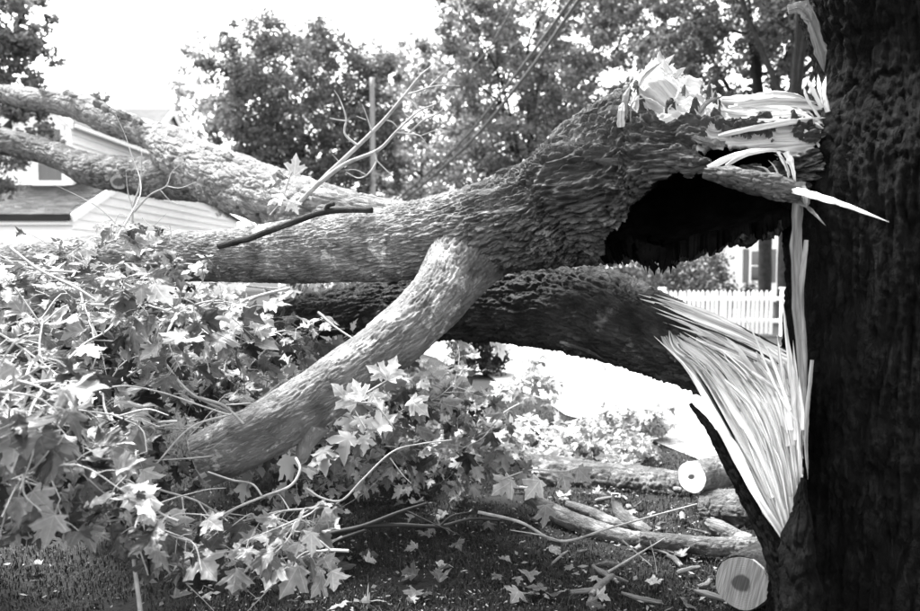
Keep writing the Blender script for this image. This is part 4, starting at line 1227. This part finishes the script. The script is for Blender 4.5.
# ------------------------------------------------------------------ cut logs and sticks on the ground
def log(name, label, pts, mat, ends, amp=.01, seed=0, nt=90, ns=160, cat='log', kw=None, ring='ring_white', group=None, gz=True):
    """pts (px,py,d,rpx); ends: which ends show a sawn face"""
    w = np.array(px_path(pts))
    h = empty(name, (w[:, 0].mean(), w[:, 1].mean(), 0), label, cat, group)
    o, T, R = make_tube('bark', [tuple(x) for x in w], ns, nt, mat, h, amp=amp, big=.06, seed=seed, kw=kw or dict(cell=(.025, .09), freq=24))
    for e in ends:
        i = 0 if e == 0 else -1
        cut_disc('cut_end', T.c[i], T.t[i] * (-1 if e == 0 else 1), float(T.r[i]) * .99, M[ring], h, seed)
    return h


log('felled_log', 'thick weathered grey log lying behind the white-ended log', [(524, 476, 5.55, 21), (580, 482, 5.45, 21), (640, 488, 5.35, 20), (690, 492, 5.25, 18)], M['bark_limb'], (), amp=.035, seed=51, kw=dict(cell=(.05, .35), freq=14, stretch=9, mix=.4))
log('white_ended_log', 'short log with a bright sawn end and dark pith', [(692, 477, 4.75, 15), (715, 472, 5.0, 15.5), (745, 466, 5.35, 15), (790, 458, 5.9, 14)], M['bark_limb'], (0,), amp=.01, seed=52)
log('ringed_log', 'thick log at the trunk foot showing grey growth rings', [(742, 583, 3.30, 26), (765, 572, 3.55, 27), (800, 556, 3.95, 27), (840, 540, 4.4, 26)], M['bark_dark'], (0,), amp=.014, seed=53, ring='ring_grey')
log('grey_log', 'grey log piece lying under the bark strip beside the trunk', [(704, 508, 4.75, 16), (735, 510, 4.62, 20), (790, 512, 4.4, 20)], M['bark_limb'], (), amp=.018, seed=54)
log('pale_branch', 'long pale smooth branch lying across the grass', [(528, 497, 4.75, 6), (560, 515, 4.5, 8), (590, 528, 4.35, 9), (625, 538, 4.22, 8.5), (655, 541, 4.15, 7)], M['bark_limb'], (), amp=.010, seed=55, nt=40, cat='branch')
log('mottled_branch', 'mottled branch lying in front of the grey log piece', [(640, 538, 4.1, 6), (680, 543, 4.05, 8), (720, 547, 4.0, 9), (775, 546, 3.95, 9)], M['bark_limb'], (), amp=.012, seed=56, nt=40, cat='branch')
log('sawn_stick', 'short upright pale stub on a forked sawn branch', [(616, 494, 4.6, 4.5), (616, 504, 4.58, 4.5), (622, 516, 4.5, 6.5), (634, 524, 4.42, 7), (650, 534, 4.35, 6)], M['bark_limb'], (0,), amp=.003, seed=57, nt=30, ns=80, cat='branch')
log('pale_branch', 'thin pale branch running from the stub to the left', [(566, 504, 4.75, 4), (590, 512, 4.65, 5), (612, 522, 4.5, 5.5), (640, 528, 4.4, 5)], M['bark_limb'], (), amp=.003, seed=58, nt=30, ns=80, cat='branch')
log('bark_slab', 'pale wedge of split wood lying near the trunk foot', [(706, 522, 4.3, 4), (718, 528, 4.25, 8), (735, 538, 4.2, 9), (752, 541, 4.15, 6)], M['bark_pale'], (), amp=.008, seed=59, nt=40, ns=80, cat='wood piece')


r5 = np.random.default_rng(61)
for k in range(34):
    px_, py_ = r5.uniform(520, 745), r5.uniform(488, 600)
    g = G(px_, py_); L_ = r5.uniform(.05, .22); a = r5.uniform(0, np.pi); rr = r5.uniform(.006, .02)
    e = np.array([math.cos(a), math.sin(a), r5.uniform(-.05, .15)]) * L_ / 2
    c = g + np.array([0, 0, rr * .8])
    o, _, _ = make_tube('wood_scrap', [tuple(c - e) + (rr * .7,), tuple(c + r5.normal(0, .01, 3) * np.array([1, 1, .3])) + (rr,), tuple(c + e) + (rr * .5,)], 14, 9, M[('bark_smooth', 'bark_limb', 'wood_strip')[k % 3]], None, amp=.004, big=.3, seed=600 + k)
    tag(o, 'small broken scrap of branch or bark lying among the logs', 'wood scrap', 'wood scraps strewn round the logs')


def stick(label, spec, mat, name='stick'):
    b = P(*spec[0][0][0])
    h = empty(name, b, label, 'stick')
    twig_tree(h, spec, mat, 'stem')


stick('dark forked fallen branch above the lawn in the foreground', [([(300, 543, 3.15), (330, 534, 3.12), (364, 526, 3.1), (400, 512, 3.1), (428, 503, 3.1)], .016, .006), ([(364, 526, 3.1), (400, 525, 3.1), (440, 526, 3.12), (470, 519, 3.15), (500, 520, 3.2)], .011, .005),
      ([(300, 546, 3.14), (330, 542, 3.1), (366, 530, 3.09)], .010, .008), ([(405, 510, 3.1), (430, 522, 3.05), (460, 535, 3.0)], .005, .002), ([(440, 526, 3.12), (452, 516, 3.1), (470, 512, 3.1)], .006, .003)], M['twig_dark'])
stick('long thin pale stick slanting over the pale branches', [([(478, 512, 3.9), (520, 522, 3.85), (560, 541, 3.8), (610, 528, 3.8), (660, 514, 3.85), (697, 504, 3.9)], .009, .004), ([(560, 541, 3.8), (540, 535, 3.75), (510, 530, 3.7)], .005, .002)], M['twig'])
stick('thin crossed pale twigs lying on the lawn near the logs', [([(608, 572, 3.7), (635, 556, 3.75), (665, 538, 3.8)], .007, .003), ([(622, 540, 3.8), (640, 556, 3.76), (652, 566, 3.7)], .005, .002), ([(650, 540, 3.8), (655, 560, 3.75), (657, 575, 3.7)], .003, .001)], M['twig'])
stick('pale stick poking in at the left edge below the leaves', [([(-20, 548, 2.5), (10, 541, 2.5), (40, 532, 2.5), (66, 516, 2.52)], .016, .012)], M['bark_limb'])
stick('thin pale stem standing upright at the bottom left', [([(144, 640, 2.3), (138, 592, 2.32), (134, 560, 2.34), (133, 528, 2.36)], .008, .006)], M['twig'])
stick('pale twig curving down below the sawn branch', [([(296, 458, 2.85), (300, 470, 2.8), (290, 486, 2.76), (262, 497, 2.72), (228, 512, 2.68), (202, 530, 2.66)], .006, .004), ([(208, 472, 2.8), (232, 480, 2.76), (252, 484, 2.74), (262, 496, 2.72)], .004, .004), ([(262, 497, 2.72), (236, 508, 2.7), (214, 528, 2.66), (200, 545, 2.64)], .004, .002)], M['twig'])
stick('thin pale twig curving up to the right over the lawn', [([(306, 488, 2.86), (322, 498, 2.84), (342, 500, 2.84), (362, 480, 2.86), (392, 452, 2.9), (420, 444, 2.95), (452, 440, 3.0)], .005, .003), ([(390, 458, 2.9), (402, 474, 2.9), (412, 484, 2.9)], .003, .0015)], M['twig'])
stick('long pale stem slanting through the leaves on the left', [([(8, 246, 3.0), (40, 270, 2.95), (80, 290, 2.9), (120, 318, 2.86), (150, 344, 2.82), (185, 388, 2.78), (215, 406, 2.76), (240, 416, 2.74)], .006, .005), ([(150, 344, 2.82), (128, 330, 2.8)], .004, .002), ([(200, 398, 2.77), (224, 406, 2.74), (244, 424, 2.72)], .007, .005)], M['twig'])
stick('pale bowed twig below the leaves left of the sawn end', [([(66, 420, 2.5), (82, 398, 2.5), (120, 386, 2.5), (160, 392, 2.52), (196, 404, 2.54), (232, 416, 2.6)], .003, .003), ([(232, 414, 2.6), (190, 428, 2.55), (150, 470, 2.5), (110, 495, 2.46), (84, 506, 2.44)], .004, .002)], M['twig'])
stick('two stout pale twigs crossing left of the sawn branch', [([(224, 328, 3.3), (234, 312, 3.3), (246, 300, 3.35), (276, 292, 3.4)], .012, .006), ([(318, 312, 3.3), (334, 326, 3.25), (355, 340, 3.2)], .006, .004), ([(250, 300, 3.35), (262, 295, 3.3), (290, 288, 3.3)], .008, .006)], M['twig'])


# ------------------------------------------------------------------ leaves
HALF = [(0, 0), (.08, -.05), (.20, -.03), (.38, -.02), (.33, .08), (.27, .15), (.40, .22), (.46, .33), (.62, .46), (.50, .50), (.42, .57), (.32, .52), (.20, .46), (.20, .58), (.27, .70), (.16, .74), (.10, .86), (0, 1.02)]


def leaf_mesh(seed, fine=True):
    import bmesh
    r_ = np.random.default_rng(seed)
    bm = bmesh.new()
    asym = r_.uniform(.88, 1.1, 2)
    jit = r_.normal(0, .012, (2, len(HALF), 2))
    mid = [(0, y) for y in (.0, .2, .45, .72)]
    verts = {}
    def V(x, y):
        k = (round(x, 4), round(y, 4))
        if k not in verts: verts[k] = bm.verts.new((x, y, 0))
        return verts[k]
    for s, sg in enumerate((1, -1)):
        pts = []
        for i, (x, y) in enumerate(HALF):
            if i in (0, len(HALF) - 1): pts.append((0, y))
            else: pts.append((sg * (x * asym[s] + jit[s, i, 0]), y + jit[s, i, 1]))
        # pieces of the half leaf fanned from midrib points
        cuts = [(0, 6, 0), (5, 13, 0), (12, len(HALF), 2)]
        ring = [V(*p) for p in pts]
        c0 = V(0, .2); c1 = V(0, .46)
        def fan_(c, idx):
            for a, b in zip(idx[:-1], idx[1:]):
                if ring[a] is c or ring[b] is c: continue
                t = (c, ring[a], ring[b]) if sg > 0 else (c, ring[b], ring[a])
                try: bm.faces.new(t)
                except ValueError: pass
        fan_(c0, list(range(0, 13)))
        try: bm.faces.new((c0, ring[12], c1) if sg > 0 else (c0, c1, ring[12]))
        except ValueError: pass
        fan_(c1, list(range(12, len(HALF))))
    if fine:
        bmesh.ops.subdivide_edges(bm, edges=bm.edges[:], cuts=1, use_grid_fill=True)
        bmesh.ops.triangulate(bm, faces=bm.faces[:])
    fold, curl, roll, wav = r_.uniform(-.2, .7), r_.uniform(-.3, .9), r_.uniform(-.5, .6), r_.uniform(.02, .09)
    ph = r_.uniform(0, 6, 2)
    uv = []
    bm.verts.index_update()
    co = []
    for v in bm.verts:
        x, y = v.co.x, v.co.y
        uv.append((x, y))
        z = fold * abs(x) ** 1.1 - curl * (y * y * .6 + .25 * x * x) + roll * x * y + wav * math.sin(x * 9 + ph[0]) * math.cos(y * 8 + ph[1])
        co.append((x, y * (1 - .12 * abs(curl)), z))
    f = [[v.index for v in fc.verts] for fc in bm.faces]
    bm.free()
    return np.array(co), f, np.array(uv)


LEAF = []
for k in range(16):
    co, f, uv = leaf_mesh(100 + k)
    me = mesh_data('leaf', co, f, smooth=True, uv=uv); me.materials.append(M['leaf'])
    LEAF.append(me)
LEAFB = []
for me in LEAF:
    m2 = me.copy(); m2.materials.clear(); m2.materials.append(M['leaf_bright']); LEAFB.append(m2)
LOW = [leaf_mesh(200 + k, fine=False) for k in range(8)]
from mathutils import Matrix, Vector


def leaf_frame(tip, nrm):
    y = norm(np.array(tip, float)); n = np.array(nrm, float)
    z = norm(n - (n @ y) * y); x = np.cross(y, z)
    return x, y, z


SEG = [(np.array([x, y]), np.array([x2, y2])) for (x, y, *_), (x2, y2, *_) in zip(SB[:-1], SB[1:])]


def clear_zone(w):
    """True where a near leaf would hang in front of the sawn branch, the trunk or the open lawn"""
    x, y, d = unP(np.asarray(w, float))
    p = np.array([x, y])
    dist = min(np.linalg.norm(p - a - np.clip(((p - a) @ (b - a)) / ((b - a) @ (b - a)), 0, 1) * (b - a)) for a, b in SEG)
    if d < 3.7 and dist < (44 if x > 300 else 56): return True
    if d < 5 and x > 225 and y < 292: return True
    if d < 3.0 and x < 240 and y < 250: return True
    if d < 4.4 and x > 340 and y > 470: return True
    if x > 430 and d < 4.4: return True
    if y < 222: return True
    if y > 545 and -40 < x < 120: return True
    if y > 590: return True
    return False


def leafy_branch(label, base, dirv, length, nleaf, seed, size=.12, droop=.35, children=True, group='leafy maple branches torn down with the tree', far=False, twigs=8, spread=.8, mat='leaf'):
    r_ = np.random.default_rng(seed)
    base = np.array(base, float); dv = norm(np.array(dirv, float))
    h = empty('leafy_branch', base, label, 'branch', group)
    pts = []
    p = base.copy(); dd = dv.copy(); nseg = 7
    for i in range(nseg + 1):
        pts.append(tuple(p) + (.0052 * (1 - .75 * i / nseg) * (1.0 if not far else 1.3),))
        dd = norm(dd + r_.normal(0, .16, 3) + np.array([0, 0, -droop / nseg]))
        p = p + dd * length / nseg
        if p[2] < .05: p[2] = .05 + r_.uniform(0, .05)
    V_, F_ = [], []
    def add_tube(pp, n, nt):
        T = Tube(pp, n, nt, ref=(.13, .21, 1))
        b = sum(len(x) for x in V_)
        V_.append(T.points(T.R)); F_.append(T.quads() + b)
    add_tube(pts, 22, 6)
    nodes = []
    q, _ = catmull(pts, 40)
    for i in range(4, 40): nodes.append((q[i, :3], norm(q[min(i + 1, 39), :3] - q[i - 1, :3])))
    for k in range(twigs):
        i = int(r_.integers(5, 34)); s0 = q[i, :3]; t = norm(q[i + 1, :3] - q[i - 1, :3])
        sd = norm(np.cross(t, r_.normal(0, 1, 3))); sd[2] *= .6
        e = norm(t * .6 + sd * spread); L_ = length * r_.uniform(.25, .5)
        m1 = s0 + e * L_ * .5 + r_.normal(0, .02, 3); m2 = s0 + e * L_ + np.array([0, 0, -droop * L_ * .6])
        m1[2] = max(m1[2], .04); m2[2] = max(m2[2], .04)
        if clear_zone(m2) or clear_zone(m1): continue
        tp = [tuple(s0) + (.0035,), tuple(m1) + (.0025,), tuple(m2) + (.0014,)]
        add_tube(tp, 9, 5)
        qq, _ = catmull(tp, 14)
        for j in range(4, 14): nodes.append((qq[j, :3], norm(qq[min(j + 1, 13), :3] - qq[j - 1, :3])))
    lv, lf, luv, cnt = [], [], [], 0
    nchild = nleaf if children else 0
    for k in range(nleaf):
        c, t = nodes[int(r_.integers(len(nodes)))]
        out = norm(np.cross(t, r_.normal(0, 1, 3)) + t * .5)
        out[2] = out[2] * .6 - .1
        out = norm(out)
        pl = size * r_.uniform(.35, .8)
        sz = size * r_.choice([.45, .7, .9, 1.0, 1.2, 1.45]) * r_.uniform(.85, 1.15)
        hang = r_.random() < .55
        b = c + out * pl + np.array([0, 0, -.25 * pl])
        tip = out + np.array([0, 0, -.9 if hang else -.25]) + r_.normal(0, .25, 3)
        nr = np.array([0, 0, 1.0]) + r_.normal(0, .45, 3) + (out * .9 if hang else 0) + np.array([0, -.35, 0])
        if r_.random() < .12: nr = -nr
        x, y, z = leaf_frame(tip, nr)
        if b[2] + y[2] * sz < .015: b[2] += .03 - (b[2] + y[2] * sz)
        if clear_zone(b + y * sz * .6) or clear_zone(b): continue
        if not far:
            add_tube([tuple(c) + (.0012,), tuple((c + b) / 2 + np.array([0, 0, .1 * pl])) + (.001,), tuple(b) + (.0011,)], 5, 4)
        if k < nchild:
            o = link(bpy.data.objects.new('leaf', LEAF[int(r_.integers(len(LEAF)))]))
            Mx = Matrix(((x[0], y[0], z[0], 0), (x[1], y[1], z[1], 0), (x[2], y[2], z[2], 0), (0, 0, 0, 1)))
            o.rotation_euler = Mx.to_euler(); o.scale = (sz, sz, sz); o.location = tuple(b - base)
            o.parent = h
        else:
            co, f, uv = LOW[int(r_.integers(len(LOW)))]
            lv.append(b + sz * (co[:, :1] * x + co[:, 1:2] * y + co[:, 2:] * z)); lf += [[i + cnt for i in g] for g in f]; luv.append(uv); cnt += len(co)
    obj('stem', np.vstack(V_), np.vstack(F_), M['twig'], h)
    if lv:
        o = obj('foliage', np.vstack(lv), lf, M[mat], h, uv=np.vstack(luv), smooth=True); o['kind'] = 'stuff'
    return h


ORD = 'first second third fourth fifth sixth seventh eighth ninth tenth eleventh twelfth thirteenth fourteenth fifteenth sixteenth seventeenth eighteenth nineteenth twentieth'.split()


def spread_branches():
    r_ = np.random.default_rng(404)
    zones = [  # label, count, px range, py range, depth range, length, leaves, size
        ('leafy branch hanging along the fallen limb', 13, (-40, 225), (236, 310), (3.5, 4.3), (.7, 1.0), 60, .078),
        ('leafy branch in the thick leaf mass', 20, (-50, 205), (290, 450), (2.5, 3.4), (.6, .95), 66, .076),
        ('large-leaved branch close up near the left edge', 9, (-70, 110), (370, 480), (1.9, 2.4), (.45, .6), 26, .088),
        ('leafy branch low down under the leaf mass', 12, (-30, 240), (430, 520), (2.3, 2.9), (.45, .7), 40, .076),
        ('leafy branch hanging below the sawn branch', 8, (130, 320), (470, 560), (2.3, 2.8), (.45, .6), 28, .076),
        ('leafy branch just behind the sawn end of the branch', 8, (190, 340), (330, 440), (3.75, 4.8), (.6, .9), 60, .085),
        ('leafy branch half hidden behind the sawn branch', 8, (300, 480), (390, 480), (3.5, 4.6), (.6, .9), 48, .09),
    ]
    s = 1000
    for lab, n, xr, yr, dr, lr, nl, sz in zones:
        for k in range(n):
            t = (k + r_.uniform(.2, .8)) / n
            base = P(xr[0] + (xr[1] - xr[0]) * t, r_.uniform(*yr), r_.uniform(*dr))
            a = r_.uniform(0, 2 * np.pi)
            dv = np.array([math.cos(a), math.sin(a) * .7 - .2, r_.uniform(-.35, .25)])
            L_ = lr[1]
            for _ in range(40):
                if not any(clear_zone(base + norm(dv) * L_ * f_) for f_ in (-.3, 0, .35, .6)): break
                a = r_.uniform(0, 2 * np.pi); dv = np.array([math.cos(a), math.sin(a) * .7, r_.uniform(-.3, .3)])
                base = P(xr[0] + (xr[1] - xr[0]) * np.clip(t + r_.normal(0, .02), 0, 1), r_.uniform(*yr), r_.uniform(*dr))
            leafy_branch(lab + ', ' + ORD[k] + ' from the left', base - norm(dv) * .3, dv, r_.uniform(*lr), nl, s, size=sz)
            s += 1
    far = [
        ('dense leafy brush added deep inside the leaf mass to block sun', 12, (-170, 200), (320, 450), (3.1, 4.3), (.7, 1.0), 130, .085),  # stuffed behind the front leaves to keep sun off the lower-left ground
        ('leafy brush filling the gap under the fallen limb', 8, (240, 430), (276, 312), (5.4, 6.6), (.6, .9), 130, .10),
        ('grey leafy brush continuing past the left edge', 16, (-420, -70), (300, 470), (2.4, 4.2), (.7, 1.1), 110, .12),  # out of view, added to cast shade on the lower-left lawn
        ('pale leafy brush between sawn branch and road', 16, (390, 530), (385, 450), (5.2, 7.5), (.7, 1.0), 150, .085),
        ('pale leafy brush heaped behind the grey log', 12, (510, 690), (436, 466), (5.9, 7.0), (.5, .75), 120, .07),
        ('pale leafy brush behind the fallen limb', 14, (-40, 390), (285, 400), (4.6, 6.4), (.9, 1.4), 130, .10),
    ]
    for lab, n, xr, yr, dr, lr, nl, sz in far:
        for k in range(n):
            t = (k + r_.uniform(.1, .9)) / n
            base = P(xr[0] + (xr[1] - xr[0]) * t, r_.uniform(*yr), r_.uniform(*dr))
            base[2] = max(base[2], .12)
            a = r_.uniform(0, 2 * np.pi)
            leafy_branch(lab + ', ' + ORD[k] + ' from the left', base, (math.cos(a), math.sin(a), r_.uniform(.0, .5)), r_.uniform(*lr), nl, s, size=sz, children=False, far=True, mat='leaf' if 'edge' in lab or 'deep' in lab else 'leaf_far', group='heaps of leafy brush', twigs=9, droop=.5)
            s += 1


spread_branches()


def hero_leaf_branch(label, path, leaves, seed, meshes=None):
    """a few big single leaves placed one by one"""
    b = P(*path[0]); h = empty('leafy_twig', b, label, 'twig')
    w = [tuple(P(*p)) + (.0035,) for p in path]
    make_tube('stem', w, 20, 6, M['twig'], h, amp=0, big=.1)
    r_ = np.random.default_rng(seed)
    for (x, y, d_, tx, ty, sz) in leaves:
        p0 = P(x, y, d_); p1 = P(tx, ty, d_ - .02)
        nr = np.array([0, -.75, .8]) + r_.normal(0, .2, 3)
        X_, Y_, Z_ = leaf_frame(p1 - p0, nr)
        o = link(bpy.data.objects.new('leaf', (meshes or LEAF)[int(r_.integers(len(LEAF)))]))
        Mx = Matrix(((X_[0], Y_[0], Z_[0], 0), (X_[1], Y_[1], Z_[1], 0), (X_[2], Y_[2], Z_[2], 0), (0, 0, 0, 1)))
        o.rotation_euler = Mx.to_euler(); o.scale = (sz, sz, sz); o.location = tuple(p0 - b); o.parent = h


hero_leaf_branch('twig with pale maple leaves standing before the sawn branch', [(395, 430, 2.75), (375, 405, 2.74), (352, 402, 2.74), (368, 392, 2.74), (388, 380, 2.74)],
                 [(356, 404, 2.72, 330, 385, .125), (362, 400, 2.72, 352, 376, .09), (388, 380, 2.74, 396, 358, .11), (384, 376, 2.75, 372, 366, .08), (410, 400, 2.75, 424, 410, .1), (372, 392, 2.74, 380, 410, .08)], 7, LEAFB)
hero_leaf_branch('twig with one spotted leaf rising above the fallen limb', [(270, 215, 4.1), (282, 200, 4.1), (288, 182, 4.1), (292, 172, 4.1)], [(294, 176, 4.1, 296, 156, .13), (280, 184, 4.1, 262, 178, .11), (284, 196, 4.1, 270, 204, .11), (290, 200, 4.1, 300, 214, .1)], 8)
hero_leaf_branch('twig with dark hanging leaves over the pale branches', [(500, 480, 3.3), (530, 470, 3.3), (560, 472, 3.3), (578, 468, 3.3)],
                 [(578, 468, 3.3, 592, 484, .09), (562, 474, 3.3, 570, 494, .1), (540, 480, 3.3, 524, 500, .12), (545, 505, 3.3, 548, 528, .12), (512, 480, 3.3, 496, 492, .12), (530, 472, 3.3, 520, 460, .08)], 9)


# ------------------------------------------------------------------ grass, litter, single fallen leaves
def grass():
    r_ = np.random.default_rng(9)
    n = 110000
    y = 2.4 + (r_.random(n) ** 1.5) * 6.5
    x = r_.uniform(-.72, .5, n) * y
    m = (x < 4.2 - (y - 2) * .38) & ((x / y > -.36) | (r_.random(n) < .7))
    x, y = x[m], y[m]
    p = np.stack([x, y, 0 * x], -1)
    den = noise(p * 2.3, 4)
    m = den > -.55 + .2 * r_.random(len(p)); p = p[m]; n = len(p)
    hgt = r_.uniform(.003, .017, n) * (1 + 1.1 * noise(p * 5, 6))
    a = r_.uniform(0, 2 * np.pi, n); dirv = np.stack([np.cos(a), np.sin(a), 0 * a], -1); side = np.stack([-np.sin(a), np.cos(a), 0 * a], -1)
    bend = r_.uniform(.8, 3.2, n)[:, None]
    wd = r_.uniform(.0018, .0036, n)[:, None]
    p[:, 2] = -.03
    b0, b1 = p - side * wd, p + side * wd
    mdl = p + np.array([0, 0, 1]) * (hgt + .02)[:, None] * .7 + dirv * hgt[:, None] * .3 * bend
    tip = p + np.array([0, 0, 1]) * (hgt + .02)[:, None] + dirv * hgt[:, None] * bend
    v = np.stack([b0, b1, mdl + side * wd * .7, mdl - side * wd * .7, tip], 1).reshape(-1, 3)
    k = np.arange(n)[:, None] * 5
    f = np.hstack([k + np.array([[0, 1, 2, 3]])]); t = np.hstack([k + 3, k + 2, k + 4, k + 4])
    tri = np.vstack([np.hstack([k, k + 1, k + 2]), np.hstack([k, k + 2, k + 3]), np.hstack([k + 3, k + 2, k + 4])])
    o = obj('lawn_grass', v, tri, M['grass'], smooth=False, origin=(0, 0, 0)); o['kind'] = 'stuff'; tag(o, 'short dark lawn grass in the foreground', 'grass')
    # scraps of leaf, wood chips and twigs
    n = 8000
    y = 2.5 + (r_.random(n) ** 1.3) * 5.5
    x = r_.uniform(-.7, .46, n) * y
    m = (x < 4.2 - (y - 2) * .38) & ((x / y > -.38) | (r_.random(n) < .12)); x, y = x[m], y[m]; n = len(x)
    p = np.stack([x, y, np.full(n, -.006) + r_.uniform(0, .02, n)], -1)
    u = norm(r_.normal(0, 1, (n, 3)) * np.array([1, 1, .3])); w = norm(np.cross(u, r_.normal(0, .35, (n, 3)) + np.array([0, 0, 1])))
    l = (r_.lognormal(-4.85, .5, n))[:, None]
    v = np.stack([p - u * l, p + w * l * r_.uniform(.2, .8, (n, 1)), p + u * l * 1.1, p - w * l * r_.uniform(.2, .8, (n, 1))], 1).reshape(-1, 3)
    o = obj('leaf_litter', v, np.arange(n * 4).reshape(-1, 4), M['litter'], smooth=False, origin=(0, 0, 0)); o['kind'] = 'stuff'; tag(o, 'scraps of leaf and wood chips strewn on the lawn', 'litter')
    # single fallen leaves
    for k in range(90):
        px = r_.uniform(170, 740); py = r_.uniform(490, 606)
        if k < 5: px, py = r_.uniform(0, 200), r_.uniform(540, 606)
        g = G(px, py)
        x_, y_, z_ = leaf_frame(np.array([math.cos(k * 2.4), math.sin(k * 2.4), r_.normal(0, .15)]), np.array([0, 0, 1]) + r_.normal(0, .3, 3))
        o = link(bpy.data.objects.new('fallen_leaf', LEAF[int(r_.integers(len(LEAF)))]))
        o.rotation_euler = Matrix(((x_[0], y_[0], z_[0], 0), (x_[1], y_[1], z_[1], 0), (x_[2], y_[2], z_[2], 0), (0, 0, 0, 1))).to_euler()
        sz = r_.uniform(.05, .11); o.scale = (sz, sz, sz); o.location = (g[0], g[1], .012)
        tag(o, 'single fallen maple leaf lying on the dark lawn', 'leaf', 'fallen leaves on the lawn')


grass()
